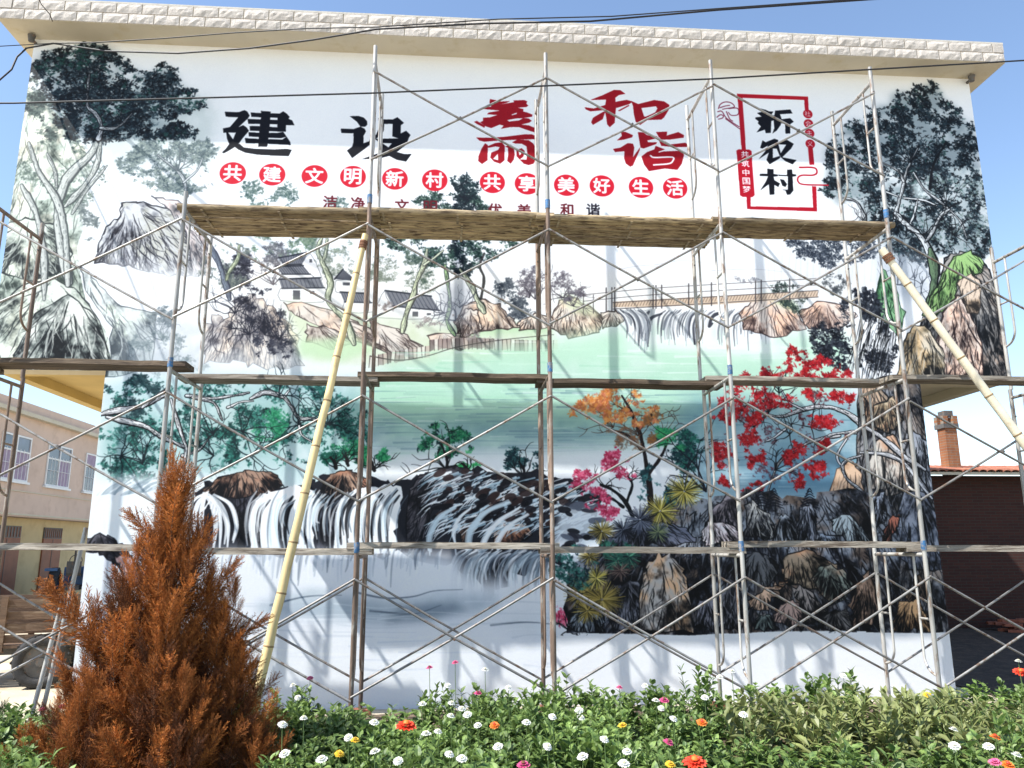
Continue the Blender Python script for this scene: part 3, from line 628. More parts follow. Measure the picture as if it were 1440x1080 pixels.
def paint_right_lower():
    # ---- orange, pink and green trees by the lake
    branch([(918, 740), (912, 690), (906, 650), (898, 610), (886, 580), (872, 556)], 7, 2, None, (26, 20, 22)); branch([(910, 668), (930, 640), (940, 612)], 4, 1.6, None, (26, 20, 22)); branch([(900, 630), (880, 610), (860, 604)], 3.4, 1.3, None, (34, 26, 26)); branch([(896, 606), (912, 586), (920, 570)], 2.6, 1, None, (50, 36, 30))
    for c in ((880, 575), (862, 600), (915, 590), (896, 612), (930, 620)): twigs(c, 6, 34, 1.4, (60, 42, 34))
    org = [(206, 134, 66), (186, 108, 52), (222, 168, 108), (160, 92, 56), (196, 112, 84)]
    leaves([(842, 560), (852, 545), (872, 540), (884, 552), (900, 556), (908, 575), (922, 570), (920, 590), (900, 600), (880, 592), (860, 598), (844, 580)], org, 520, 3, .85, .45, 12)
    leaves([(802, 570), (820, 558), (842, 562), (846, 578), (826, 584), (806, 582)], org, 200, 3, .85, .4, 12); leaves([(906, 590), (930, 584), (940, 610), (916, 620)], [(150, 96, 50), (110, 82, 60)], 130, 3, .75, .5); leaves([(840, 600), (890, 604), (900, 630), (850, 626)], [(130, 88, 60), (96, 80, 70)], 120, 3, .6, .6)
    leaves([(920, 606), (946, 600), (980, 612), (990, 650), (970, 664), (930, 650)], [(20, 60, 60), (30, 96, 84), (14, 34, 44)], 330, 3.2, .85, .5); leaves([(925, 604), (948, 604), (958, 630), (936, 640)], [(24, 120, 76), (60, 160, 100)], 130, 3, .85, .3)
    leaves([(905, 660), (950, 650), (970, 690), (950, 720), (905, 700)], [(30, 74, 80), (60, 112, 112), (16, 40, 48)], 330, 3, .8, .5); twigs((992, 690), 8, 80, 2.4, (16, 18, 26), -2.1, .3); twigs((955, 720), 6, 50, 1.8, (16, 18, 26))
    branch([(896, 740), (880, 706), (862, 688), (844, 680)], 5, 2, None, INK); branch([(880, 706), (888, 680), (882, 668)], 3, 1.4, None, INK); branch([(876, 712), (860, 700), (852, 706)], 3, 1, None, INK); twigs((850, 684), 5, 26, 1.5, INK); twigs((886, 676), 5, 24, 1.5, INK)
    pk = [(204, 66, 104), (176, 40, 76), (224, 116, 146), (150, 30, 60)]
    for p in ([(800, 684), (812, 660), (830, 662), (840, 672), (822, 690)], [(846, 650), (862, 640), (880, 652), (888, 668), (862, 672)], [(824, 690), (850, 690), (856, 706), (838, 716), (826, 712)], [(846, 712), (864, 714), (862, 726), (848, 724)], [(850, 648), (864, 628), (872, 640)], [(776, 866), (790, 850), (812, 856), (818, 872), (790, 880)]):
        leaves(p, pk, 120, 2.8, .88, .35, 10)
    twigs((800, 886), 9, 32, 1.6, INK)
    # ---- red maple
    leaves([(1000, 580), (1040, 560), (1090, 548), (1180, 548), (1200, 580), (1190, 620), (1130, 660), (1060, 690), (1020, 660), (1000, 620)], [(60, 30, 40), (90, 34, 44)], 240, 3, .55, .8)
    for p, a, b in (([(1215, 600), (1190, 580), (1160, 572), (1130, 576), (1100, 586), (1070, 580)], 8, 3), ([(1240, 620), (1212, 596)], 9, 8), ([(1130, 576), (1110, 566), (1098, 548)], 3, 1.4), ([(1180, 612), (1140, 620), (1104, 640), (1090, 660), (1080, 690)], 4, 2), ([(1230, 610), (1200, 606), (1170, 610), (1150, 622)], 5, 3), ([(1108, 600), (1086, 616), (1076, 620)], 3, 1.4), ([(1186, 660), (1176, 640), (1190, 616)], 3, 3)):
        branch(p, a, b, (214, 216, 222), INK)
    for c in ((1095, 552), (1080, 580), (1110, 610), (1090, 660), (1060, 600), (1140, 600)): twigs(c, 6, 40, 1.6, INK)
    red = [(164, 20, 30), (132, 10, 20), (190, 52, 62), (98, 8, 16), (176, 34, 34)]
    for p, n in (([(1104, 512), (1112, 484), (1128, 486), (1146, 500), (1168, 506), (1196, 520), (1196, 536), (1150, 534), (1110, 532)], 520), ([(1034, 530), (1048, 522), (1056, 530), (1050, 540), (1036, 540)], 90), ([(1066, 530), (1076, 514), (1096, 520), (1110, 530), (1090, 540)], 140), ([(1010, 560), (1040, 546), (1080, 550), (1120, 560), (1110, 576), (1070, 574), (1020, 582)], 330), ([(1130, 548), (1180, 548), (1204, 560), (1190, 566), (1140, 564)], 230),
                 ([(1004, 582), (1024, 578), (1040, 590), (1020, 598)], 120), ([(1040, 576), (1076, 576), (1080, 596), (1050, 600)], 150), ([(1040, 610), (1060, 604), (1070, 624), (1050, 632)], 120), ([(1000, 624), (1020, 620), (1030, 640), (1014, 656), (1002, 644)], 150), ([(1050, 634), (1072, 630), (1076, 650), (1056, 656)], 110), ([(1100, 640), (1116, 620), (1132, 628), (1130, 650), (1104, 656)], 160), ([(1130, 580), (1170, 584), (1182, 596), (1150, 600), (1130, 594)], 150),
                 ([(1130, 650), (1152, 648), (1164, 666), (1144, 672)], 130), ([(1110, 676), (1128, 668), (1126, 684), (1112, 688)], 80), ([(1040, 690), (1066, 674), (1064, 700), (1046, 710)], 120), ([(1010, 676), (1022, 670), (1022, 684)], 50), ([(1140, 620), (1164, 618), (1160, 636), (1144, 636)], 90)):
        leaves(p, red, int(n * 1.5), 2.3, .9, .3, 10)
    # ---- right cliff behind the maple
    rock([(1206, 545), (1240, 528), (1300, 528), (1306, 600), (1326, 760), (1345, 895), (1220, 895), (1210, 760), (1200, 680), (1206, 600)], (1260, 520), (150, 152, 158), (70, 74, 82), (10, 11, 15), 620, .5, 60, 2.2, (120, 106, 96), .6, 1.5, .3)
    for pts, pk, h, m in (([(1206, 540), (1226, 532), (1250, 560), (1244, 600), (1212, 610)], (1222, 532), (196, 170, 146), (120, 96, 78)), ([(1226, 570), (1256, 556), (1270, 590), (1250, 610), (1230, 600)], (1246, 558), (200, 184, 156), (130, 112, 90)), ([(1216, 660), (1232, 618), (1256, 610), (1274, 640), (1280, 690), (1230, 700)], (1244, 612), (206, 200, 192), (140, 130, 124)),
                          ([(1276, 600), (1304, 620), (1322, 700), (1290, 700), (1282, 650)], (1290, 600), (190, 194, 204), (90, 96, 108)), ([(1250, 760), (1270, 690), (1300, 690), (1326, 740), (1332, 800), (1280, 800)], (1286, 690), (150, 156, 170), (76, 82, 96))):
        rock(pts, pk, h, m, INK, 130, .45, 38, 1.8, (170, 130, 104) if m[0] > 110 else None, .6, 1.8, .35)
    rock([(1164, 706), (1176, 660), (1196, 646), (1210, 664), (1216, 700), (1200, 720)], (1190, 646), (216, 184, 156), (190, 148, 116), (60, 44, 40), 60, .15, 34, 1.3, None, .6, 1.2, .4)
    for p, a, b in (([(1300, 660), (1270, 640), (1240, 614), (1214, 598)], 8, 7), ([(1310, 700), (1280, 660), (1250, 640), (1210, 636)], 7, 5), ([(1210, 640), (1186, 650), (1190, 672), (1212, 690)], 4, 4)): branch(p, a, b, (206, 208, 214), INK)
    # ---- dark shore rocks
    base = [(796, 888), (800, 800), (840, 770), (880, 740), (960, 705), (1010, 700), (1060, 690), (1120, 700), (1180, 690), (1240, 690), (1262, 720), (1270, 888)]
    rock(base, (1060, 640), (140, 146, 156), (48, 51, 60), (8, 9, 13), 1500, .45, 30, 2.0, (96, 76, 62), .55, 0, .22, 3)
    leaves(base, [(26, 30, 38), (60, 66, 78), (8, 9, 12)], 500, 3.0, .6, .6)
    for x in (1088, 1138, 1070): 
        for k in range(7): stroke([(x - 3 - k * 1.8, 690 + k * 4), (x, 686 + k * 4), (x + 3 + k * 1.8, 690 + k * 4)], 2, 1, (12, 16, 26), .9, n=3)
    B = [([(898, 830), (906, 800), (926, 776), (950, 784), (966, 820), (976, 888), (880, 888)], (928, 776), (170, 166, 162), (84, 78, 76), (196, 152, 112)), ([(866, 880), (868, 826), (884, 812), (900, 820), (900, 888)], (884, 812), (110, 112, 122), (56, 58, 68), None),
         ([(990, 740), (1000, 712), (1024, 698), (1040, 716), (1044, 752), (1006, 756)], (1024, 698), (150, 140, 146), (80, 74, 82), None), ([(986, 756), (992, 732), (1014, 734), (1040, 746), (1040, 762), (990, 764)], (1000, 732), (226, 210, 210), (150, 130, 134), None),
         ([(1044, 752), (1050, 712), (1060, 704), (1078, 724), (1096, 760)], (1060, 704), (200, 196, 190), (100, 100, 106), None), ([(1086, 764), (1092, 728), (1108, 724), (1124, 750), (1130, 766)], (1098, 724), (190, 196, 204), (76, 80, 90), None), ([(1120, 740), (1126, 712), (1140, 708), (1150, 730), (1146, 764), (1124, 764)], (1134, 708), (170, 174, 186), (70, 74, 88), None),
         ([(1166, 730), (1190, 720), (1212, 740), (1230, 764), (1200, 766), (1176, 748)], (1188, 720), (176, 186, 190), (90, 98, 104), None), ([(1144, 766), (1150, 750), (1174, 752), (1178, 766)], (1158, 750), (140, 150, 166), (70, 78, 92), None), ([(1226, 700), (1240, 690), (1246, 730), (1230, 740)], (1236, 690), (170, 176, 190), (90, 96, 110), None),
         ([(1238, 760), (1248, 730), (1266, 720), (1262, 744), (1250, 766)], (1254, 724), (180, 110, 90), (120, 56, 44), None), ([(1098, 800), (1108, 776), (1140, 774), (1172, 790), (1190, 820), (1160, 830), (1110, 822)], (1120, 774), (150, 132, 112), (84, 74, 62), (150, 110, 84)), ([(1140, 812), (1160, 792), (1186, 800), (1200, 830), (1170, 850)], (1164, 792), (140, 150, 140), (70, 76, 72), (150, 120, 100)),
         ([(1054, 856), (1058, 836), (1090, 822), (1108, 812), (1106, 826), (1080, 844), (1078, 858)], (1070, 830), (206, 172, 146), (150, 112, 86), None), ([(1084, 872), (1100, 850), (1122, 846), (1146, 872), (1120, 884)], (1110, 846), (166, 140, 130), (96, 78, 74), None), ([(1112, 824), (1140, 826), (1158, 860), (1136, 862)], (1126, 824), (140, 132, 128), (80, 74, 70), None),
         ([(1196, 850), (1206, 820), (1222, 806), (1234, 826), (1230, 870), (1200, 884)], (1220, 806), (170, 140, 120), (96, 76, 64), None), ([(1252, 884), (1262, 850), (1284, 840), (1302, 860), (1308, 886)], (1282, 842), (206, 164, 120), (140, 104, 72), None), ([(1270, 844), (1290, 806), (1306, 820), (1312, 846), (1290, 840)], (1292, 806), (140, 116, 96), (76, 64, 56), None),
         ([(1010, 884), (1012, 830), (1030, 800), (1042, 830), (1040, 886)], (1028, 802), (130, 130, 138), (66, 68, 76), None), ([(976, 880), (982, 846), (1004, 838), (1008, 886)], (992, 838), (120, 120, 132), (60, 62, 72), None), ([(1060, 884), (1064, 862), (1084, 866), (1096, 884)], (1074, 862), (120, 134, 130), (60, 70, 70), None), ([(800, 884), (806, 860), (830, 852), (850, 870), (846, 888)], (824, 852), (140, 150, 160), (70, 78, 88), None),
         ([(844, 770), (880, 740), (920, 730), (964, 740), (980, 764), (900, 768)], (900, 732), (100, 104, 120), (50, 52, 64), None), ([(1150, 884), (1160, 862), (1190, 858), (1200, 886)], (1172, 858), (110, 108, 108), (56, 56, 58), None), ([(1046, 812), (1050, 780), (1076, 776), (1096, 800), (1080, 826)], (1062, 776), (90, 92, 96), (46, 48, 52), None)]
    for pts, pk_, h, m, wm in B: rock(pts, pk_, [min(255, v * 1.08) for v in h], [v * .72 for v in m], (6, 7, 10), 120, .55, 26, 1.7, wm, .4, 1.2, .35, 2.2)
    # ---- needle tufts
    ye = [(196, 180, 84), (150, 136, 52), (222, 206, 120), (60, 60, 30), (30, 34, 24)]; ol = [(150, 128, 60), (96, 84, 40), (180, 160, 92), (40, 38, 24)]; gn = [(40, 96, 76), (24, 60, 56), (80, 140, 112), (14, 26, 30)]
    for c, r, cols, n in (((962, 690), 22, ye, 110), ((928, 718), 22, ye, 100), ((846, 746), 16, ol, 80), ((828, 782), 14, ol, 50), ((818, 834), 22, ol, 80), ((846, 842), 26, ol, 110), ((838, 812), 16, ye, 60), ((868, 788), 18, gn, 80), ((884, 782), 16, gn, 70), ((872, 802), 14, [(120, 100, 92), (50, 40, 40)], 50), ((900, 730), 20, [(70, 76, 92), (20, 22, 30), (120, 126, 140)], 70), ((876, 744), 16, [(90, 96, 110), (20, 22, 30)], 60), ((925, 748), 14, [(40, 50, 50), (120, 130, 90)], 50), ((826, 858), 18, ol, 70)):
        needles(c, r * 1.2, cols, int(n * 1.7))
    leaves([(776, 770), (810, 764), (836, 790), (824, 824), (790, 820), (776, 800)], [(24, 70, 66), (60, 120, 110), (14, 34, 40)], 260, 2.8, .8, .5); leaves([(850, 760), (890, 756), (880, 776), (850, 776)], [(20, 60, 50), (40, 96, 80)], 90, 3, .8, .4)
    # unpainted skirting band below the shore
    poly([(784, 893), (1060, 891), (1345, 888), (1372, 1010), (780, 1010)], (233, 235, 238), 1.0, rough=.6)


def paint_writing():
    bk = (10, 11, 20); rd = (146, 10, 26)
    k = 1440 / 140
    o = (300, 145)
    zpoly(o, k, [(165, 125), (370, 130), (450, 100), (490, 120), (525, 180), (500, 220), (360, 350), (430, 318), (480, 350), (515, 400), (480, 440), (420, 510), (380, 570), (300, 640), (210, 695), (150, 725), (125, 710), (180, 660), (230, 590), (200, 520), (185, 425), (145, 430), (140, 365), (240, 345), (360, 205), (180, 195)], bk, [[(215, 425), (325, 425), (285, 525)]])
    for q in ([(310, 580), (380, 590), (440, 640), (600, 660), (900, 668), (1060, 660), (1135, 675), (1090, 765), (900, 760), (640, 745), (460, 715), (360, 670), (300, 625)], [(690, 112), (830, 122), (815, 330), (795, 500), (780, 630), (650, 630), (665, 400), (690, 200)], [(540, 135), (700, 145), (970, 150), (970, 212), (700, 205), (550, 198)],
              [(495, 228), (700, 235), (960, 245), (960, 305), (505, 298)], [(525, 330), (700, 335), (930, 350), (930, 408), (530, 398)], [(508, 420), (700, 430), (930, 430), (1010, 415), (1060, 485), (980, 505), (800, 500), (515, 480)], [(455, 505), (700, 520), (1000, 525), (1060, 485), (1110, 560), (1120, 606), (700, 582), (470, 580)],
              [(930, 170), (1010, 118), (1060, 150), (1105, 200), (1085, 225), (1140, 250), (1172, 318), (1052, 318), (1048, 412), (925, 412)]): zpoly(o, k, q, bk)
    o = (465, 145)
    for q in ([(275, 188), (400, 185), (480, 210), (525, 260), (530, 310), (500, 340), (430, 340), (380, 270)], [(145, 370), (330, 375), (430, 340), (490, 370), (510, 410), (475, 470), (475, 580), (560, 550), (580, 485), (620, 500), (600, 570), (480, 670), (310, 795), (235, 685), (310, 630), (330, 560), (330, 435), (155, 432)],
              [(690, 215), (760, 235), (900, 235), (965, 203), (1060, 285), (1015, 320), (1010, 440), (1090, 400), (1155, 460), (1130, 500), (980, 510), (890, 480), (895, 300), (775, 300), (765, 400), (720, 470), (660, 510), (600, 520), (660, 450), (690, 380), (700, 290)],
              [(720, 590), (800, 650), (900, 690), (1060, 735), (1170, 735), (1090, 845), (960, 820), (840, 760), (740, 680)]): zpoly(o, k, q, bk)
    zpoly(o, k, [(640, 515), (980, 510), (1100, 470), (1130, 500), (1100, 590), (980, 690), (860, 760), (700, 800), (450, 810), (560, 770), (700, 720), (740, 690), (700, 600), (690, 560)], bk, [[(740, 575), (885, 580), (835, 640)]])
    o = (650, 130)
    zpoly(o, k, [(400, 95), (480, 110), (560, 130), (690, 125), (640, 150), (540, 175), (750, 140), (740, 115), (900, 110), (940, 130), (925, 160), (955, 190), (930, 210), (800, 220), (885, 240), (880, 275), (940, 290), (1015, 320), (1010, 350), (880, 370), (960, 375), (1005, 410), (970, 435), (850, 465), (960, 475), (1045, 510), (1075, 585), (960, 550), (820, 500), (700, 500), (560, 525), (600, 480),
                 (540, 465), (420, 515), (340, 490), (260, 430), (300, 410), (300, 365), (400, 360), (510, 325), (360, 315), (380, 290), (550, 262), (310, 240), (310, 215), (420, 205), (395, 150)], rd, [[(710, 320), (790, 290), (790, 310), (720, 330)], [(645, 400), (780, 375), (880, 372), (820, 405), (680, 420)]])
    for q in ([(170, 425), (210, 410), (330, 480), (320, 510), (210, 455)], [(200, 650), (400, 655), (620, 640), (900, 605), (1010, 605), (1080, 640), (1060, 675), (860, 680), (600, 690), (320, 712), (250, 695)], [(330, 735), (370, 760), (365, 980), (285, 1035), (230, 990), (235, 920), (280, 810)],
              [(620, 780), (700, 755), (745, 800), (760, 900), (745, 970), (700, 1030), (650, 990), (665, 900), (660, 800)], [(720, 720), (800, 680), (960, 690), (1030, 740), (1080, 840), (1070, 960), (1030, 1030), (960, 1050), (890, 1030), (830, 970), (930, 970), (940, 870), (930, 780), (860, 740), (770, 740)]): zpoly(o, k, q, rd)
    zpoly(o, k, [(360, 780), (480, 730), (570, 720), (615, 770), (610, 980), (550, 1030), (460, 1000), (405, 940), (420, 870), (520, 830), (540, 790), (480, 780), (380, 800)], rd, [[(445, 960), (515, 885), (520, 980)]])
    zpoly(o, k, [(785, 830), (860, 805), (905, 850), (885, 925), (830, 970), (785, 920)], rd, [[(815, 850), (855, 855), (850, 890), (825, 910)]])
    o, k = (810, 110), 8.0
    for q in ([(160, 245), (300, 190), (430, 130), (500, 135), (555, 175), (480, 190), (440, 220), (345, 240)], [(95, 325), (200, 340), (330, 300), (470, 260), (570, 243), (640, 262), (600, 290), (470, 330), (300, 360), (160, 372), (110, 350)], [(340, 230), (440, 215), (450, 330), (440, 420), (435, 500), (380, 550), (350, 520), (340, 440), (320, 350)],
              [(330, 370), (300, 460), (190, 525), (170, 495), (190, 445), (300, 380)], [(470, 365), (590, 300), (600, 310), (490, 370)], [(505, 600), (560, 605), (640, 640), (630, 665), (540, 690), (460, 700), (515, 650)], [(415, 795), (500, 780), (580, 730), (640, 735), (655, 780), (640, 890), (720, 775), (715, 810), (640, 980), (610, 995), (560, 960), (540, 900), (545, 820), (440, 830)],
              [(695, 605), (760, 610), (800, 640), (900, 650), (930, 670), (800, 700), (810, 720), (910, 720), (900, 740), (760, 790), (725, 780), (710, 690)], [(900, 605), (1025, 600), (1020, 645), (1150, 605), (1215, 640), (1210, 668), (1050, 690), (960, 690), (930, 660)], [(930, 695), (1000, 710), (1060, 745), (1230, 725), (1265, 750), (1250, 772), (1100, 775), (960, 760)],
              [(895, 760), (1000, 800), (930, 825), (1180, 815), (1215, 860), (1190, 960), (1140, 1030), (1000, 1015), (820, 1045), (765, 970), (735, 880), (800, 830), (880, 800)]): zpoly(o, k, q, rd)
    zpoly(o, k, [(620, 255), (700, 290), (880, 245), (990, 260), (1050, 300), (1040, 360), (990, 440), (960, 465), (800, 470), (720, 525), (670, 490), (650, 400), (640, 310)], rd, [[(735, 335), (900, 315), (915, 340), (890, 385), (790, 430), (765, 430)]])
    stroke([(o[0] + x / k, o[1] + y / k) for x, y in ((835, 868), (880, 888), (1078, 885), (1086, 925), (1040, 958), (870, 972))], 2.4, 2.4, (228, 228, 232), 1)
    stroke([(o[0] + 930 / k, o[1] + 828 / k), (o[0] + 1010 / k, o[1] + 806 / k)], 1.6, 1, (228, 228, 232), 1, n=2)
    # framed title on the right
    o, k = (1000, 120), 9.0
    for q in ([(610, 290), (690, 310), (730, 330), (790, 330), (760, 370), (850, 400), (800, 440), (760, 450), (755, 600), (690, 605), (680, 560), (575, 595), (630, 520), (590, 480), (600, 455), (560, 425), (560, 405), (640, 395), (580, 350), (640, 335)], [(810, 320), (1000, 305), (1030, 355), (870, 365), (890, 420), (880, 500), (830, 570), (775, 610), (800, 540), (790, 430)], [(880, 430), (1000, 415), (1045, 460), (1000, 490), (1000, 610), (940, 610), (935, 480), (880, 480)]): zpoly(o, k, q, bk)
    zpoly(o, k, [(650, 695), (690, 720), (800, 675), (845, 690), (850, 720), (960, 690), (1045, 740), (1010, 800), (900, 910), (1080, 945), (1030, 1000), (940, 960), (870, 900), (830, 800), (780, 800), (780, 920), (880, 890), (870, 920), (740, 1000), (700, 945), (730, 850), (600, 935), (680, 840), (720, 760), (650, 800), (620, 790)], bk, [[(850, 745), (950, 750), (880, 860)]])
    o = (1000, 190)
    for q in ([(710, 425), (790, 430), (790, 490), (850, 500), (840, 520), (790, 525), (800, 570), (870, 610), (850, 655), (800, 630), (800, 750), (740, 755), (730, 620), (620, 700), (690, 590), (720, 520), (615, 515), (615, 487), (710, 490)], [(850, 500), (960, 505), (960, 435), (1025, 435), (1030, 490), (1080, 500), (1070, 520), (1030, 525), (1040, 700), (1000, 750), (960, 755), (940, 700), (890, 690), (970, 690), (970, 520), (855, 515)], [(870, 555), (920, 565), (960, 620), (940, 655), (900, 640)]): zpoly(o, k, q, bk)
    fr = (168, 14, 34)
    for q in ([(325, 105), (1225, 143), (1222, 188), (330, 155)], [(330, 105), (395, 150), (440, 815), (385, 815)], [(1175, 150), (1225, 143), (1235, 320), (1185, 310)], [(1225, 790), (1285, 790), (1305, 1005), (1245, 1005)]): zpoly((1000, 120), k, q, fr)
    for q in ([(445, 760), (500, 770), (500, 900), (1290, 915), (1275, 645), (1330, 650), (1340, 965), (455, 935)], [(320, 195), (345, 180), (480, 182), (510, 200), (550, 760), (520, 785), (400, 782), (365, 760)]): zpoly(o, k, q, fr)
    stroke([(1124, 235), (1140, 235), (1147, 237), (1148, 243), (1142, 246), (1128, 246), (1122, 249), (1122, 255), (1130, 259), (1164, 260)], 2.6, 2.2, fr, 1)
    for q in ([(90, 290), (110, 240), (170, 208), (240, 215), (285, 250), (280, 275), (190, 290), (140, 300)], [(110, 280), (170, 260), (230, 250)], [(220, 290), (320, 285), (345, 320), (330, 370), (250, 375), (215, 340)], [(70, 400), (110, 370), (150, 380), (140, 410), (90, 425)], [(80, 330), (130, 325), (180, 400), (240, 450), (350, 520)], [(190, 330), (230, 420), (270, 450)], [(180, 420), (360, 550)]):
        stroke([(1000 + x / k, 120 + y / k) for x, y in q], 1.5, 1.3, (110, 16, 44), .95)
    for ch, (x, y) in zip('社会主义', ((1135.5, 160), (1136.5, 173.5), (1138, 187), (1139, 202))):
        c = cpt([(x, y)])[0]; dab(c[0], c[1], 7.4 * KP, 7.4 * KP, 0, rgb(fr)); glyph(ch, x, y, 9, 9, (226, 222, 224), .012)
    for ch, y in zip('共筑中国梦', (217, 230, 242.5, 254.5, 266)): glyph(ch, 1047.5 + (y - 217) * .05, y, 11.5, 10.5, (232, 230, 232), .014)
    # discs with white characters
    for ch, x, y in zip('共建文明新村共享美好生活', (327, 382.5, 442, 496, 555, 611, 692, 741, 796, 846, 901, 949), (243, 245, 247, 248, 251, 253, 256, 258, 260, 261, 263, 264)):
        P = cpt([(x, y)])[0]; dab(P[0], P[1], 18 * KP, 16.6 * KP, 0, rgb((196, 24, 46))); glyph(ch, x, y, 24, 23, (234, 234, 236), .03)
    for ch, x, y, c in zip('洁净文明优美和谐', (464, 503, 565, 605, 696, 737, 797, 834), (286, 288, 291, 293, 297, 298, 297, 297), [(96, 24, 34)] * 7 + [(26, 22, 34)]): glyph(ch, x, y - 2, 19, 19, c, .03)


for f in (paint_upper, paint_right_upper, paint_lower, paint_right_lower, paint_writing): f()
# brush grain and faint roller marks of hand-laid wall paint
g_ = fbm(MH, MW, 60) - .5
CV += (g_ * .022)[..., None] + rg.normal(0, .008, CV.shape[:2]).astype(np.float32)[..., None]
np.clip(CV, .02, .93, out=CV)

# ------------------------------------------------------------------ mesh and object helpers
RND = random.Random(11)
COL = sc.collection


class MB:
    """collects faces for ONE mesh object"""
    def __init__(s): s.v = []; s.f = []; s.m = []; s.sm = []

    def add(s, vs_, fs, mi=0, smooth=False):
        b = len(s.v); s.v += [tuple(p) for p in vs_]
        for f in fs: s.f.append([b + i for i in f]); s.m.append(mi); s.sm.append(smooth)
        return s

    def box(s, x0, y0, z0, x1, y1, z1, mi=0):
        p = [(x, y, z) for z in (z0, z1) for y in (y0, y1) for x in (x0, x1)]
        return s.add(p, [(0, 2, 3, 1), (4, 5, 7, 6), (0, 1, 5, 4), (1, 3, 7, 5), (3, 2, 6, 7), (2, 0, 4, 6)], mi)

    def tube(s, pts, r, n=8, mi=0, cap=True):
        P = [Vector(p) for p in pts]; rs = r if isinstance(r, (list, tuple)) else [r] * len(P)
        rings = []; ref = None
        for i, p in enumerate(P):
            t = (P[min(i + 1, len(P) - 1)] - P[max(i - 1, 0)]).normalized()
            if ref is None: ref = Vector((0, 0, 1)) if abs(t.z) < .9 else Vector((1, 0, 0))
            u = (ref - t * ref.dot(t)).normalized(); ref = u; v = t.cross(u)
            rings.append([p + (u * math.cos(a) + v * math.sin(a)) * rs[i] for a in (2 * math.pi * k / n for k in range(n))])
        vs_ = [q for g in rings for q in g]; fs = []
        for i in range(len(P) - 1):
            for k in range(n):
                a, b = i * n + k, i * n + (k + 1) % n
                fs.append((a, b, b + n, a + n))
        s.add(vs_, fs, mi, True)
        if cap: s.add(rings[0], [tuple(reversed(range(n)))], mi); s.add(rings[-1], [tuple(range(n))], mi)
        return s

    def prism(s, poly2, y0, y1, mi=0):
        """polygon given in x,z, counter-clockwise seen from -y, extruded along y"""
        n = len(poly2); vs_ = [(x, y0, z) for x, z in poly2] + [(x, y1, z) for x, z in poly2]
        fs = [tuple(range(n)), tuple(reversed(range(n, 2 * n)))] + [(i, i + n, (i + 1) % n + n, (i + 1) % n) for i in range(n)]
        return s.add(vs_, fs, mi)

    def mesh(s, name, mats):
        me = bpy.data.meshes.new(name); me.from_pydata(s.v, [], s.f)
        for m_ in (mats if isinstance(mats, (list, tuple)) else [mats]): me.materials.append(m_)
        me.polygons.foreach_set('material_index', s.m); me.polygons.foreach_set('use_smooth', s.sm); me.update()
        return me

    def build(s, name, mats, parent=None, loc=(0, 0, 0)):
        return link(name, s.mesh(name, mats), parent, loc)


def link(name, me, parent=None, loc=(0, 0, 0), rot=(0, 0, 0), scale=(1, 1, 1)):
    o = bpy.data.objects.new(name, me); COL.objects.link(o); o.parent = parent
    o.location = loc; o.rotation_euler = rot; o.scale = scale
    return o


def tag(o, label, cat, group=None):
    o['label'] = label; o['category'] = cat
    if group: o['group'] = group
    return o


def thing(name, label, cat, loc=(0, 0, 0), rot=(0, 0, 0), group=None):
    return tag(link(name, None, None, loc, rot), label, cat, group)


def struct(o): o['kind'] = 'structure'; return o


def stuff(o): o['kind'] = 'stuff'; return o


def dup(src, loc, rot=(0, 0, 0), label=None, scale=None):
    """a copy of a thing with copies of its parts and sub-parts"""
    r = src.copy(); COL.objects.link(r); r.location = loc; r.rotation_euler = rot
    if scale: r.scale = scale
    if label: r['label'] = label

    def kids(a, b):
        for c in a.children:
            d = c.copy(); COL.objects.link(d); d.parent = b; kids(c, d)
    kids(src, r)
    return r


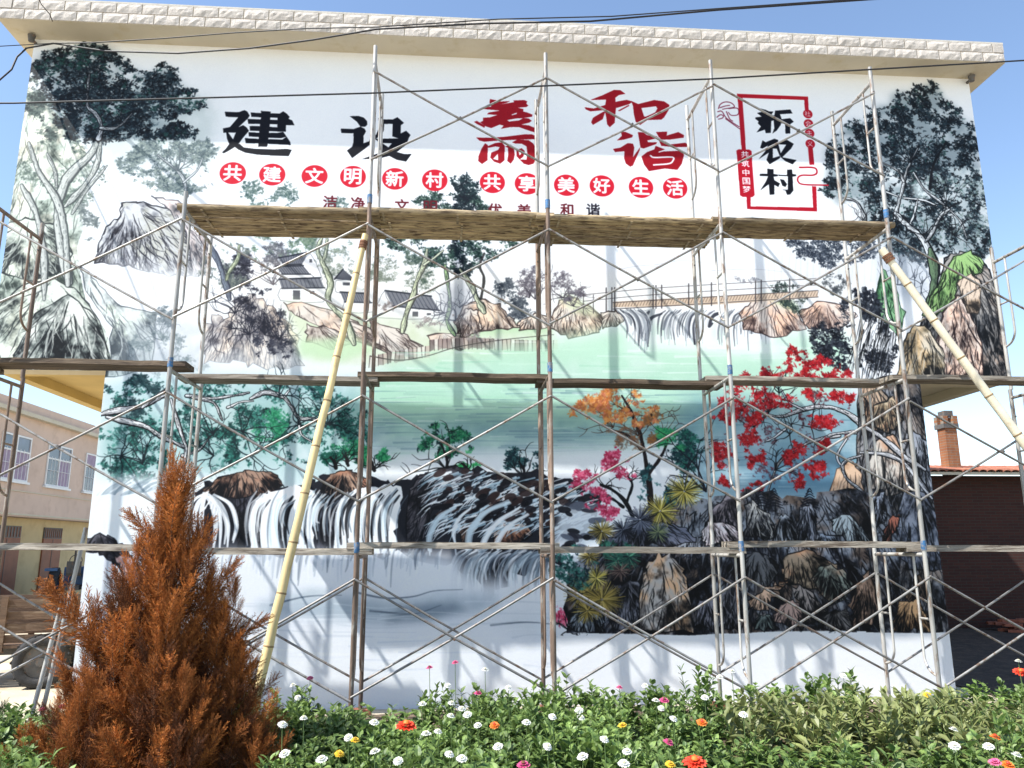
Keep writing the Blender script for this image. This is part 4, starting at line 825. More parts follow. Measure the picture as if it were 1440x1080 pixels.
def mat(name, col, rough=.7, var=.12, scale=6., bump=0., bscale=40., col2=None, mix=(.45, .6), metal=0., rand=0., spec=None, trans=0., stretch=None, detail=6):
    """procedural material: base colour with noise variation, an optional second colour in patches, fine relief"""
    m = bpy.data.materials.new(name); m.use_nodes = True; nt = m.node_tree; N = nt.nodes; L = nt.links
    b = N['Principled BSDF']; b.inputs['Roughness'].default_value = rough; b.inputs['Metallic'].default_value = metal
    if spec is not None: b.inputs['Specular IOR Level'].default_value = spec
    tc = N.new('ShaderNodeTexCoord'); mp = N.new('ShaderNodeMapping'); L.new(tc.outputs['Object'], mp.inputs[0])
    if stretch: mp.inputs['Scale'].default_value = stretch
    oi = N.new('ShaderNodeObjectInfo')
    off = N.new('ShaderNodeVectorMath'); off.operation = 'SCALE'; off.inputs[0].default_value = (17, 31, 23); L.new(oi.outputs['Random'], off.inputs['Scale'])
    L.new(off.outputs[0], mp.inputs['Location'])
    nz = N.new('ShaderNodeTexNoise'); nz.inputs['Scale'].default_value = scale; nz.inputs['Detail'].default_value = detail; L.new(mp.outputs[0], nz.inputs['Vector'])
    hs = N.new('ShaderNodeHueSaturation'); hs.inputs['Color'].default_value = (*col, 1)
    mr = N.new('ShaderNodeMapRange'); mr.inputs[1].default_value = .3; mr.inputs[2].default_value = .7; mr.inputs[3].default_value = 1 - var; mr.inputs[4].default_value = 1 + var
    L.new(nz.outputs[0], mr.inputs[0])
    if rand:
        mu = N.new('ShaderNodeMapRange'); mu.inputs[3].default_value = 1 - rand; mu.inputs[4].default_value = 1 + rand; L.new(oi.outputs['Random'], mu.inputs[0])
        mm = N.new('ShaderNodeMath'); mm.operation = 'MULTIPLY'; L.new(mr.outputs[0], mm.inputs[0]); L.new(mu.outputs[0], mm.inputs[1]); L.new(mm.outputs[0], hs.inputs['Value'])
    else: L.new(mr.outputs[0], hs.inputs['Value'])
    out = hs.outputs[0]
    if col2 is not None:
        n2 = N.new('ShaderNodeTexNoise'); n2.inputs['Scale'].default_value = scale * 1.7; n2.inputs['Detail'].default_value = 8; n2.inputs['Roughness'].default_value = .65; L.new(mp.outputs[0], n2.inputs['Vector'])
        cr = N.new('ShaderNodeMapRange'); cr.inputs[1].default_value = mix[0]; cr.inputs[2].default_value = mix[1]; L.new(n2.outputs[0], cr.inputs[0])
        mx = N.new('ShaderNodeMix'); mx.data_type = 'RGBA'; mx.inputs[7].default_value = (*col2, 1); L.new(cr.outputs[0], mx.inputs[0]); L.new(out, mx.inputs[6]); out = mx.outputs[2]
    L.new(out, b.inputs['Base Color'])
    if bump:
        nb = N.new('ShaderNodeTexNoise'); nb.inputs['Scale'].default_value = bscale; nb.inputs['Detail'].default_value = 5; L.new(mp.outputs[0], nb.inputs['Vector'])
        bp = N.new('ShaderNodeBump'); bp.inputs['Strength'].default_value = bump; bp.inputs['Distance'].default_value = .02; L.new(nb.outputs[0], bp.inputs['Height']); L.new(bp.outputs[0], b.inputs['Normal'])
    if trans:
        tr = N.new('ShaderNodeBsdfTranslucent'); L.new(out, tr.inputs[0]); ms = N.new('ShaderNodeMixShader'); ms.inputs[0].default_value = trans
        L.new(b.outputs[0], ms.inputs[1]); L.new(tr.outputs[0], ms.inputs[2]); L.new(ms.outputs[0], N['Material Output'].inputs[0])
    return m


def brick_mat(name, c1, c2, mortar, scale, rough=.9):
    m = mat(name, c1, rough); nt = m.node_tree; N = nt.nodes; L = nt.links; b = N['Principled BSDF']
    tc = N.new('ShaderNodeTexCoord'); mp = N.new('ShaderNodeMapping'); L.new(tc.outputs['Object'], mp.inputs[0]); mp.inputs['Rotation'].default_value = (math.pi / 2, 0, 0)
    t = N.new('ShaderNodeTexBrick'); t.inputs['Color1'].default_value = (*c1, 1); t.inputs['Color2'].default_value = (*c2, 1); t.inputs['Mortar'].default_value = (*mortar, 1)
    t.inputs['Scale'].default_value = scale; t.inputs['Mortar Size'].default_value = .012; t.inputs['Brick Width'].default_value = .5; t.inputs['Row Height'].default_value = .13
    L.new(mp.outputs[0], t.inputs['Vector'])
    n = N.new('ShaderNodeTexNoise'); n.inputs['Scale'].default_value = 3; n.inputs['Detail'].default_value = 8
    mx = N.new('ShaderNodeMix'); mx.data_type = 'RGBA'; mx.blend_type = 'MULTIPLY'; mx.inputs[0].default_value = .7; L.new(t.outputs[0], mx.inputs[6]); L.new(n.outputs[0], mx.inputs[7])
    L.new(mx.outputs[2], b.inputs['Base Color'])
    bp = N.new('ShaderNodeBump'); bp.inputs['Strength'].default_value = .6; bp.inputs['Distance'].default_value = .02; bp.invert = True; L.new(t.outputs['Fac'], bp.inputs['Height']); L.new(bp.outputs[0], b.inputs['Normal'])
    return m


M = dict(
    plaster=mat('cream_plaster', (.60, .53, .39), .85, .08, 3, .15, 60, (.47, .40, .28), (.56, .75)),
    soffit=mat('soffit_paint', (.56, .50, .385), .8, .06, 2.5, .1, 50, (.5, .43, .29), (.55, .7)),
    ochre=mat('ochre_plaster', (.60, .44, .17), .85, .07, 2.5, .12, 50),
    tile=mat('split_stone_tile', (.50, .455, .405), .9, .12, 22, .35, 90, (.40, .36, .32), (.54, .7), rand=.10),
    mortar=mat('tile_mortar', (.52, .49, .43), .9, .1, 12, .2),
    steel=mat('galvanised_steel', (.40, .385, .355), .45, .22, 9, .12, 80, (.17, .10, .06), (.53, .64), metal=.25, rand=.25, stretch=(1, 1, .25)),
    rust=mat('rusty_steel', (.19, .13, .095), .6, .3, 10, .2, 90, (.33, .30, .26), (.54, .66), metal=.2, rand=.3, stretch=(1, 1, .25)),
    brace=mat('brace_steel', (.25, .24, .225), .45, .2, 8, .1, 90, (.15, .10, .07), (.52, .62), metal=.3, rand=.3),
    blue=mat('blue_collar_paint', (.025, .12, .27), .5, .3, 14, .1, 80, (.26, .23, .20), (.48, .62)),
    plank=mat('weathered_plank', (.20, .145, .095), .9, .4, 5, .6, 60, (.05, .032, .02), (.42, .6), rand=.35, stretch=(.25, 4, 4)),
    plank2=mat('grey_plank', (.33, .29, .235), .9, .35, 5, .5, 60, (.09, .065, .045), (.46, .62), rand=.3, stretch=(.25, 4, 4)),
    raft=mat('bamboo_raft', (.36, .275, .165), .8, .4, 9, .6, 50, (.10, .065, .04), (.48, .62), rand=.35, stretch=(.4, 3, 3)),
    palebamboo=mat('bleached_bamboo', (.70, .62, .46), .5, .14, 5, .06, 60, (.52, .42, .28), (.56, .72)),
    bamboo=mat('bamboo_culm', (.66, .50, .24), .45, .18, 5, .06, 60, (.42, .29, .12), (.55, .72), stretch=(1, 1, .4)),
    node=mat('bamboo_node', (.28, .18, .08), .6, .2, 20),
    rope=mat('tie_rope', (.16, .07, .035), .9, .3, 40, .4, 120),
    cable=mat('cable_black', (.012, .012, .016), .6, .1, 5),
    yard=mat('yard_ground', (.50, .44, .335), .95, .18, .8, .4, 14, (.40, .32, .21), (.5, .65)),
    groundshade=mat('painted_ground_shade', (.045, .030, .022), 1, .35, 4, .9, 22, (.075, .052, .038), (.5, .62)),  # near-black ground colour with the shade painted in
    soil=mat('bed_soil', (.11, .075, .05), 1, .35, 6, .9, 30, (.18, .13, .085), (.5, .62)),
    pinkwall=mat('pink_wall', (.60, .45, .36), .85, .07, 1.2, .1, 30, (.52, .38, .30), (.5, .68)),
    yellowwall=mat('yellow_wall', (.56, .43, .23), .85, .08, 1.2, .1, 30, (.46, .34, .18), (.5, .68)),
    white=mat('white_frame', (.75, .75, .74), .5, .04, 10),
    glass=mat('window_glass', (.10, .11, .15), .12, .3, 1.5, spec=.8),
    curtain=mat('curtain', (.34, .27, .36), .9, .25, 6, stretch=(1, 6, 1)),
    door=mat('brown_door', (.22, .075, .035), .6, .15, 4, .1, 30),
    darkwood=mat('cart_wood', (.13, .08, .05), .85, .3, 6, .4, 40, (.25, .18, .12), (.54, .68), rand=.3, stretch=(.3, 3, 3)),
    rubber=mat('tyre_rubber', (.022, .022, .024), .8, .2, 12, .3, 60),
    iron=mat('dark_iron', (.09, .085, .08), .6, .3, 10, .2, 60, (.2, .1, .05), (.55, .65)),
    tblue=mat('blue_paint', (.035, .11, .26), .45, .2, 5, .1, 40, (.12, .1, .09), (.58, .7)),
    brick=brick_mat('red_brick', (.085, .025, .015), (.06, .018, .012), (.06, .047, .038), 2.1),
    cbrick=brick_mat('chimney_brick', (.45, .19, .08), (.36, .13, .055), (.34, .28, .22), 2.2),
    rtile=mat('red_roof_tile', (.36, .13, .075), .85, .3, 9, .4, 40, (.22, .085, .05), (.5, .65), rand=.25),
    bark=mat('dead_bark', (.12, .07, .04), .95, .3, 20, .6, 50),
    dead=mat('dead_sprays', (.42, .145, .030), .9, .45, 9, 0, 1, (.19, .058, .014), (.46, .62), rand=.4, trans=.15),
    deadshade=mat('dead_sprays_shade', (.17, .055, .015), .95, .45, 9, 0, 1, (.055, .02, .008), (.46, .62), rand=.35, trans=.05),  # inner sprays darkened to paint the shade of the hollow core
    conif=mat('green_sprays', (.035, .07, .022), .9, .3, 9, 0, 1, rand=.25, trans=.1),
    leaf=mat('zinnia_leaf', (.175, .255, .065), .5, .4, 14, 0, 1, (.06, .12, .03), (.46, .6), rand=.3, trans=.3),
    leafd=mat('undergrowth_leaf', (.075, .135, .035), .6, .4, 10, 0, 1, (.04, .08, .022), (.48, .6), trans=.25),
    olive=mat('peony_leaf', (.18, .205, .07), .5, .35, 10, 0, 1, (.235, .235, .10), (.52, .66), rand=.25, trans=.25),
    stem=mat('plant_stem', (.11, .17, .05), .7, .2, 10),
    p_white=mat('white_petal', (.80, .80, .74), .6, .06, 30, trans=.2), p_pink=mat('pink_petal', (.72, .14, .28), .6, .12, 30, trans=.2),
    p_red=mat('scarlet_petal', (.72, .055, .02), .6, .15, 30, trans=.2), p_orange=mat('orange_petal', (.80, .21, .03), .6, .12, 30, trans=.2), p_yellow=mat('yellow_petal', (.80, .52, .04), .6, .1, 30, trans=.2),
    p_mag=mat('magenta_petal', (.62, .09, .24), .6, .12, 30, trans=.2), eye=mat('flower_centre', (.48, .33, .05), .9, .3, 60, .5, 200), eyew=mat('pale_centre', (.66, .62, .36), .9, .2, 60, .5, 200), eyed=mat('flower_centre_dark', (.14, .07, .03), .9, .3, 60, .5, 200),
    straw=mat('dry_straw', (.42, .29, .15), .95, .25, 12, .3, 40), redbrick=mat('loose_brick', (.30, .10, .06), .9, .25, 14, .4, 60, rand=.2),
)

# mural paint: the painted canvas with a slight sheen and the trowel relief of the render under it
img = bpy.data.images.new('mural_paint', MW, MH, alpha=False)
px_ = np.ones((MH, MW, 4), np.float32); px_[..., :3] = CV[::-1]
img.pixels.foreach_set(px_.ravel()); img.update(); img.pack()
mm_ = bpy.data.materials.new('mural'); mm_.use_nodes = True
N_ = mm_.node_tree.nodes; L_ = mm_.node_tree.links; bs_ = N_['Principled BSDF']
ti_ = N_.new('ShaderNodeTexImage'); ti_.image = img; ti_.interpolation = 'Cubic'; ti_.extension = 'EXTEND'
uv_ = N_.new('ShaderNodeUVMap'); uv_.uv_map = 'wall'; L_.new(uv_.outputs[0], ti_.inputs[0]); L_.new(ti_.outputs[0], bs_.inputs['Base Color'])
bs_.inputs['Roughness'].default_value = .55; bs_.inputs['Specular IOR Level'].default_value = .16
nb_ = N_.new('ShaderNodeTexNoise'); nb_.inputs['Scale'].default_value = 26; nb_.inputs['Detail'].default_value = 5
tc_ = N_.new('ShaderNodeTexCoord'); L_.new(tc_.outputs['Object'], nb_.inputs['Vector'])
bp_ = N_.new('ShaderNodeBump'); bp_.inputs['Strength'].default_value = .12; bp_.inputs['Distance'].default_value = .01; L_.new(nb_.outputs[0], bp_.inputs['Height']); L_.new(bp_.outputs[0], bs_.inputs['Normal'])
M['mural'] = mm_

# ------------------------------------------------------------------ the ground
g = MB(); n = 28
xs = [-1500, -300, -60, -20] + [-10 + i * 1.4 for i in range(25)] + [40, 80, 300, 1500]; ys = [-1500, -200, -40, -14] + [-10 + i * 1.6 for i in range(24)] + [40, 80, 300, 1500]
vs_ = []
for y in ys:
    for x in xs: vs_.append((x, y, -.015 + (0 if -1 < y < .6 else RND.uniform(-.012, .012))))
nx = len(xs)
g.add(vs_, [(j * nx + i, j * nx + i + 1, (j + 1) * nx + i + 1, (j + 1) * nx + i) for j in range(len(ys) - 1) for i in range(nx - 1)], 0, True)
struct(g.build('ground', M['yard']))
# raised flower bed: a low soil mound
g = MB(); bx = [-3 + i * .45 for i in range(44)]; by = [-6.4 + i * .4 for i in range(16)]
vs_ = []
for y in by:
    for x in bx:
        e = min((x - bx[0]) / .8, (bx[-1] - x) / .8, (y - by[0]) / .8, (by[-1] - y) / .45, 1)
        vs_.append((x, y, -.06 + .16 * max(e, 0) ** .7 + RND.uniform(-.02, .03) * max(e, 0)))
nx = len(bx)
g.add(vs_, [(j * nx + i, j * nx + i + 1, (j + 1) * nx + i + 1, (j + 1) * nx + i) for j in range(len(by) - 1) for i in range(nx - 1)], 0, True)
struct(g.build('flower_bed_soil', M['soil']))

# dark sheet painting the ground shade between the painted house and the brick building
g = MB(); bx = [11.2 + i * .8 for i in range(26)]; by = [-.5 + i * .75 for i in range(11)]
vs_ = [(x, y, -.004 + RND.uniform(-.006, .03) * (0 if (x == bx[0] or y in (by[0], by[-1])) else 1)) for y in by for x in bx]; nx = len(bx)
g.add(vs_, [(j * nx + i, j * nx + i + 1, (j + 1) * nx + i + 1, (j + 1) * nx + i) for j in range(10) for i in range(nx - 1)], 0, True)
struct(g.build('ground_shade_sheet', M['groundshade']))

# ------------------------------------------------------------------ the painted house
house = thing('painted_house', 'two-storey house whose gable wall carries the landscape mural and large lettering', 'house', (0, 0, 0))
fw = MB()
T = [(XL2, -.05), (XR2, -.05), (XR2, ZOV), (XR, ZOV), (XR, ZTOP), (XL, ZTOP), (XL, ZOV), (XL2, ZOV)]
fw.prism(T, 0, .24)
fw.m = [0] + [1] * (len(fw.m) - 1)
me = fw.mesh('gable_wall', [M['mural'], M['plaster']])
ul = me.uv_layers.new(name='wall')
for l in me.loops:
    c = me.vertices[l.vertex_index].co; ul.data[l.index].uv = (c.x / XR, c.z / ZTOP)
gw = link('gable_wall', me, house); gw['label'] = 'white gable wall painted with an ink landscape, waterfall, trees and lettering'
b = MB(); b.box(XL2 + .003, .2405, -.05, XR2 - .003, DEPTH, ZOV - .003); b.build('lower_storey', M['plaster'], house)
b = MB(); b.box(XL + .003, .2405, ZOV + .25, XR - .003, DEPTH, ZTOP - .003); b.build('upper_storey', M['plaster'], house)
for s, (x0, x1) in enumerate(((XL, XL2), (XR2, XR))):       # overhanging slabs with edge beams
    b = MB(); b.box(x0 + .003, .2405, ZOV + .12, x1 - .003, DEPTH, ZOV + .247)
    xo = (x0 + .003, x0 + .14) if s == 0 else (x1 - .14, x1 - .003)
    b.box(xo[0], .2405, ZOV + .002, xo[1], DEPTH, ZOV + .117)
    b.box(xo[1] if s == 0 else x0 + .006, .2405, ZOV + .004, x1 - .006 if s == 0 else xo[0], .36, ZOV + .115)
    for yb in (3.2, 6.2): b.box(xo[1] if s == 0 else x0 + .006, yb, ZOV + .004, x1 - .006 if s == 0 else xo[0], yb + .2, ZOV + .115)
    b.build('overhang_slab', M['ochre'] if s == 0 else M['soffit'], house)
roof = MB(); roof.box(XL - OL, -PF, ZTOP, XR + OR, DEPTH + .4, ZTOP + FH); roof = roof.build('roof', M['soffit'], house)
# rough stone tiles on the eaves, two courses
tiles = []
NT = 42; TL = (XR + OR - XL + OL) / NT; TH = FH / 2
for k in range(9):
    r = random.Random(100 + k); t = MB(); nx, nz = 7, 4; gx, gz = TL - .012, TH - .010; vv = []
    for j in range(nz):
        for i in range(nx):
            ed = i in (0, nx - 1) or j in (0, nz - 1)
            vv.append((-gx / 2 + gx * i / (nx - 1), -.012 if ed else -.020 + r.uniform(-.0055, .005), -gz / 2 + gz * j / (nz - 1)))
    fs = [(j * nx + i, j * nx + i + 1, (j + 1) * nx + i + 1, (j + 1) * nx + i) for j in range(nz - 1) for i in range(nx - 1)]
    c = len(vv); vv += [(-gx / 2, .004, -gz / 2), (gx / 2, .004, -gz / 2), (gx / 2, .004, gz / 2), (-gx / 2, .004, gz / 2)]
    fs += [(0, c, c + 1, nx - 1), (nx * (nz - 1), nx * nz - 1, c + 2, c + 3), (0, nx * (nz - 1), c + 3, c), (nx - 1, c + 1, c + 2, nx * nz - 1)]
    t.add(vv, fs); tiles.append(t.mesh('eaves_tile', M['tile']))
half = MB(); half.box(-TL / 4 + .006, -.018, -TH / 2 + .005, TL / 4 - .006, .004, TH / 2 - .005); half = half.mesh('eaves_tile', M['tile'])
x0 = XL - OL
for row in (0, 1):
    z = ZTOP + TH * (row + .5)
    if row == 0:
        for i in range(NT): link('eaves_tile', tiles[RND.randrange(9)], roof, (x0 + TL * (i + .5), -PF, z))
    else:
        link('eaves_tile', half, roof, (x0 + TL * .25, -PF, z)); link('eaves_tile', half, roof, (XR + OR - TL * .25, -PF, z))
        for i in range(NT - 1): link('eaves_tile', tiles[RND.randrange(9)], roof, (x0 + TL * (i + 1), -PF, z))
b = MB(); b.box(XL - OL - .004, -PF - .010, ZTOP + FH, XR + OR + .004, -PF + .12, ZTOP + FH + .022); b.build('coping', M['mortar'], roof)
for s, x in ((0, XL + .02), (1, XR - .03)):
    b = MB(); b.tube([(x, -.005, ZTOP - .06), (x, -.13, ZTOP - .06)], .018, 8); b.tube([(x, -.10, ZTOP - .10), (x, -.10, ZTOP - .02)], [.03, .045], 10); b.build('insulator', M['iron'], house)

# ------------------------------------------------------------------ scaffold
BAY, X0, YF, YR, TIER, Z1 = 1.83, 2.4151, -1.2717, -.3771, 1.743, 1.664
FW = YR - YF
RP = .0215
ORD = {-1: 'first', 0: 'second', 1: 'third', 2: 'fourth', 3: 'fifth', 4: 'sixth', 5: 'seventh'}
TW = {1: 'lowest', 2: 'second', 3: 'third', 4: 'top'}
tw2 = {1: 'ground', 2: 'second', 3: 'third', 4: 'top'}


def frame_meshes(m, h, hb):
    """portal frame standing at z = 0: two poles, head bar, inner hoops and ties"""
    P = {}
    for nm, y in (('front', 0), ('rear', FW)):
        a = MB(); a.tube([(0, y, 0), (0, y, h)], RP, 10); P['pole_' + nm] = a.mesh('pole', m)
        s = 1 if y == 0 else -1
        a = MB(); pts = [(0, y + s * .19, h - hb), (0, y + s * .19, h - 1.08)]
        for q in range(1, 7):
            an = q / 6 * math.pi / 2; pts.append((0, y + s * (.19 - .15 * (1 - math.cos(an)) - .02 * q / 6), h - 1.08 - .15 * math.sin(an)))
        pts[-1] = (0, y + s * .015, h - 1.235)
        a.tube(pts, .0125, 8); P['hoop_' + nm] = a.mesh('hoop', m)
        a = MB(); a.tube([(0, y, h - .72), (0, y + s * .19, h - .72)], .011, 8); P['tie_' + nm] = a.mesh('tie', m)
    a = MB(); a.tube([(0, 0, h - hb), (0, FW, h - hb)], .019, 10); P['head_bar'] = a.mesh('head_bar', m)
    a = MB(); a.tube([(0, 0, h - .07), (0, 0, h + .025)], RP + .005, 10); P['collar'] = a.mesh('collar', M['blue'])
    for s in (0, 1):
        a = MB(); a.tube([(0, s * FW, h - .32), (0, s * FW - .035, h - .32)], .009, 6); P['pin%d' % s] = a.mesh('lock_pin', M['iron'])
    return P


HB = {1: .11, 2: .10, 3: .19}
FM = {(mi, t): frame_meshes(M[mi], 1.743 if t > 1 else 1.60, HB[t]) for mi in ('steel', 'rust') for t in (1, 2, 3)}
frames = {}
for k in range(-1, 6):
    for t in range(1, 5):
        if t == 4 and k not in (1, 2, 3, 4): continue
        rusty = (k in (1, 2) and t < 4) or k == -1
        P = FM[('rust' if rusty else 'steel', min(t, 3))]
        z = Z1 - TIER + TIER * (t - 1) if t > 1 else Z1 - 1.60
        z = z + (.0 if t > 1 else 0)
        f = thing('scaffold_frame', '%s scaffold frame, %s tier, %s upright from the neighbour house' % ('rust-brown steel' if rusty else 'pale grey steel', tw2[t], ORD[k]), 'scaffold frame',
                  (X0 + BAY * k, YF, z), (0, 0, RND.uniform(-.02, .02)), 'portal frames of the scaffold')
        for nm, me_ in P.items():
            if nm == 'collar' and (t == 4 or (k + t) % 3 == 0): continue
            link(nm.rsplit('_', 1)[0] if nm.split('_')[0] in ('pole', 'hoop', 'tie') else ('lock_pin' if nm.startswith('pin') else nm), me_, f)
        frames[(k, t)] = f
b = MB(); b.tube([(0, 0, 0), (0, 0, .09)], RP, 8)
# short base pads so that every standard stands on something
for k in range(-1, 6):
    for y in (YF, YR):
        o = MB(); o.box(-.09, -.06, -.07, .09, .06, .066); o = o.build('base_brick', M['redbrick'], None, (X0 + BAY * k, y, .0)); tag(o, 'red brick under the foot of a scaffold pole', 'brick', 'bricks under the scaffold feet')


def brace(x, y, zb, label, yoff=0, mi='brace'):
    """folding cross brace: two rods pinned at the middle"""
    e = thing('cross_brace', label, 'cross brace', (x, y, zb), (0, 0, 0), 'cross braces of the scaffold')
    za, zc = .40, TIER - .32
    for s in (0, 1):
        j = RND.uniform(-.02, .02); pts = []
        for q in range(7):
            u = q / 6; sag = -.012 * math.sin(math.pi * u)
            pts.append((BAY * u, -.037 - .013 * s, (za + (zc - za) * u if s == 0 else zc - (zc - za) * u) + sag + j))
        a = MB(); a.tube(pts, .0118, 7); a.build('brace_rod', M[mi], e)
    a = MB(); a.tube([(BAY / 2, -.02, (za + zc) / 2 - .012), (BAY / 2, -.066, (za + zc) / 2 - .012)], .012, 8); a.build('pivot', M['iron'], e)
    return e


for k in range(-2, 6):
    for t in range(1, 5):
        if t == 4 and k not in (1, 2, 3): continue
        where = ('between %s and %s uprights from the neighbour house' % (ORD[k], ORD[k + 1])) if k in ORD and k + 1 in ORD else ('running past the %s upright from the neighbour house' % (ORD[k + 1] if k == -2 else ORD[k]))
        brace(X0 + BAY * k, YF, Z1 + TIER * (t - 2), 'crossed steel rods, outer face, %s tier, %s' % (tw2[t], where))
        if t == 1 and -2 < k < 5: brace(X0 + BAY * k, YR + .05, Z1 + TIER * (t - 2), 'crossed steel rods, wall side, ground tier, %s' % where)


def plank_mesh(r, Ln, Wd, Th, m):
    """weathered board: worn edges, slight warp and end splits"""
    a = MB(); nx = 14; vv = []
    for i in range(nx + 1):
        u = i / nx; x = Ln * u; dz = .006 * math.sin(u * 5 + r.random() * .3) + r.uniform(-.003, .003); wv = r.uniform(-.006, .006)
        vv += [(x, wv, dz), (x, Wd + wv, dz), (x, Wd + wv - .008, dz + Th), (x, wv + .008, dz + Th)]
    fs = [(0, 1, 2, 3), (nx * 4 + 3, nx * 4 + 2, nx * 4 + 1, nx * 4)]
    for i in range(nx):
        for q in range(4): fs.append((i * 4 + q, (i + 1) * 4 + q, (i + 1) * 4 + (q + 1) % 4, i * 4 + (q + 1) % 4))
    return a.add(vv, fs).mesh('plank', m)


PM = [plank_mesh(random.Random(300 + i), 2.02, .27, .05, M['plank'] if i % 3 else M['plank2']) for i in range(6)]


def raft_mesh(r, Ln, m):
    """bamboo raft board: four culms bound side by side"""
    a = MB(); rad = .036
    for c in range(3):
        pts, rs = [], []
        for i in range(15):
            u = i / 14; pts.append((Ln * u, rad + c * .072 + r.uniform(-.003, .003), rad + r.uniform(-.003, .003))); rs.append(rad * (1.06 if i % 3 == c % 3 else .98))
        a.tube(pts, rs, 8)
    for u in (.12, .5, .88): a.box(Ln * u - .012, -.002, -.006, Ln * u + .012, .22, -.001)
    return a.mesh('plank', m)


PM3 = [raft_mesh(random.Random(320 + i), 2.02, M['raft']) for i in range(6)]
PM1 = [plank_mesh(random.Random(340 + i), 2.02, .21, .06, M['plank2']) for i in range(3)]
for t, ks in ((1, range(-2, 6)), (2, range(-2, 6)), (3, range(0, 4))):
    for k in ks:
        ys_ = {1: [.10], 2: [.10] if k in (-2, -1, 4, 5) else [.48], 3: [.05, .30, .55] if k < 3 else [.05, .30]}[t]
        for r, yo in enumerate(ys_):
            z = Z1 + TIER * (t - 1) - HB[t] + .020 + (.0 if (k + r) % 2 else .004)
            me_ = PM1[RND.randrange(3)] if t == 1 else (PM3 if t == 3 else PM)[RND.randrange(6)]
            o = link('plank', me_, None, (X0 + BAY * k - .09 + RND.uniform(-.03, .03), YF + yo, z + (.006 if t == 3 else 0) + ((.052 if t < 3 else .022) if k % 2 else 0)), (RND.uniform(-.02, .02), 0, RND.uniform(-.008, .008)))
            side = ['single'] if t < 3 else ['outer', 'middle', 'wall-side']
            w_ = ('after the %s upright from the neighbour house' % ORD[k]) if k in ORD else 'before the first upright from the neighbour house'
            tag(o, '%s %s of the %s walkway, %s' % (side[r], 'bamboo raft board' if t == 3 else 'weathered board', ('lowest', 'middle', 'upper')[t - 1], w_), 'plank', 'walkway boards of the scaffold')

# leaning props and bamboo poles


def bamboo(a, c, r0, r1, label, cm='bamboo'):
    a, c = Vector(a), Vector(c); L_n = (c - a).length; nn = int(L_n / .42)
    e = thing('bamboo_pole', label, 'bamboo pole')
    pts, rs = [], []
    r = random.Random(int(L_n * 1000))
    for i in range(nn * 2 + 1):
        u = i / (nn * 2); p = a.lerp(c, u) + Vector((0, 0, -.03 * math.sin(math.pi * u))) + Vector((r.uniform(-.004, .004), r.uniform(-.004, .004), 0)); pts.append(p); rs.append((r0 + (r1 - r0) * u) * (1.0 if i % 2 else 1.05))
    m_ = MB(); m_.tube(pts, rs, 12); m_.build('culm', M[cm], e)
    for i in range(2, nn * 2, 2):
        d = (pts[i + 1] - pts[i - 1]).normalized(); m_ = MB(); m_.tube([pts[i] - d * .008, pts[i], pts[i] + d * .008], [rs[i] * 1.0, rs[i] * 1.09, rs[i] * 1.0], 12); m_.build('node_ring', M['node'], e)
    d = (c - a).normalized()
    for q in range(3): m_ = MB(); pp = c - d * (.09 + .03 * q); m_.tube([pp - d * .012, pp + d * .012], r1 * 1.35, 12); m_.build('rope_tie', M['rope'], e)
    return e


bamboo(at_z(339, 1068, 0) , at_y(514, 330, YF - .06), .043, .030, 'long bamboo pole leaning on the scaffold beside the rust-brown conifer')
bamboo((12.2, -1.75, 0), at_y(1240, 350, YF - .07), .046, .038, 'sun-bleached bamboo pole leaning away from the sixth upright towards the brick building', 'palebamboo')
for (a, c, lb) in (((45, 1004), (90, 838), 'thin slanting steel prop beside the farm cart, ending at the rod crossing'), ((59, 1004), (121, 742), 'longer slanting steel prop in front of the farm cart, reaching the lowest walkway')):
    m_ = MB(); m_.tube([tuple(at_y(*a, -.62)), tuple(at_y(*c, -.50))], .021, 10); p0 = at_y(*a, -.62)
    d_ = Vector(at_y(*c, -.5)) - Vector(p0); p1 = Vector(p0) - d_ * (p0[2] / d_.z)
    m_.tube([tuple(p1), tuple(p0)], .021, 10); tag(m_.build('steel_prop', M['steel']), lb, 'prop')

# ------------------------------------------------------------------ neighbour house (its long side faces the painted house)
XH = -8.0
nh = thing('neighbour_house', 'pink and yellow two-storey house with white-framed windows behind the scaffold', 'house', (0, 0, 0))
b = MB(); b.box(XH - 7, 9, 2.62, XH, 27, 5.62); nhu = b.build('upper_storey', M['pinkwall'], nh)
b = MB(); b.box(XH - 7, 9.02, -.05, XH - .45, 26.98, 2.615); b.build('lower_storey', M['yellowwall'], nh)
b = MB(); b.box(XH - 7.3, 8.7, 5.62, XH + .22, 27.3, 5.74); b.build('eaves_slab', M['soffit'], nh)
b = MB(); b.box(XH - 7.1, 8.9, 5.74, XH + .06, 27.1, 6.05); b.build('parapet', M['pinkwall'], nh)
for z, hgt in ((3.36, .03), (2.66, .05)): b = MB(); b.box(XH, 9, z, XH + .03, 27, z + hgt); b.build('wall_band', M['soffit'], nh)
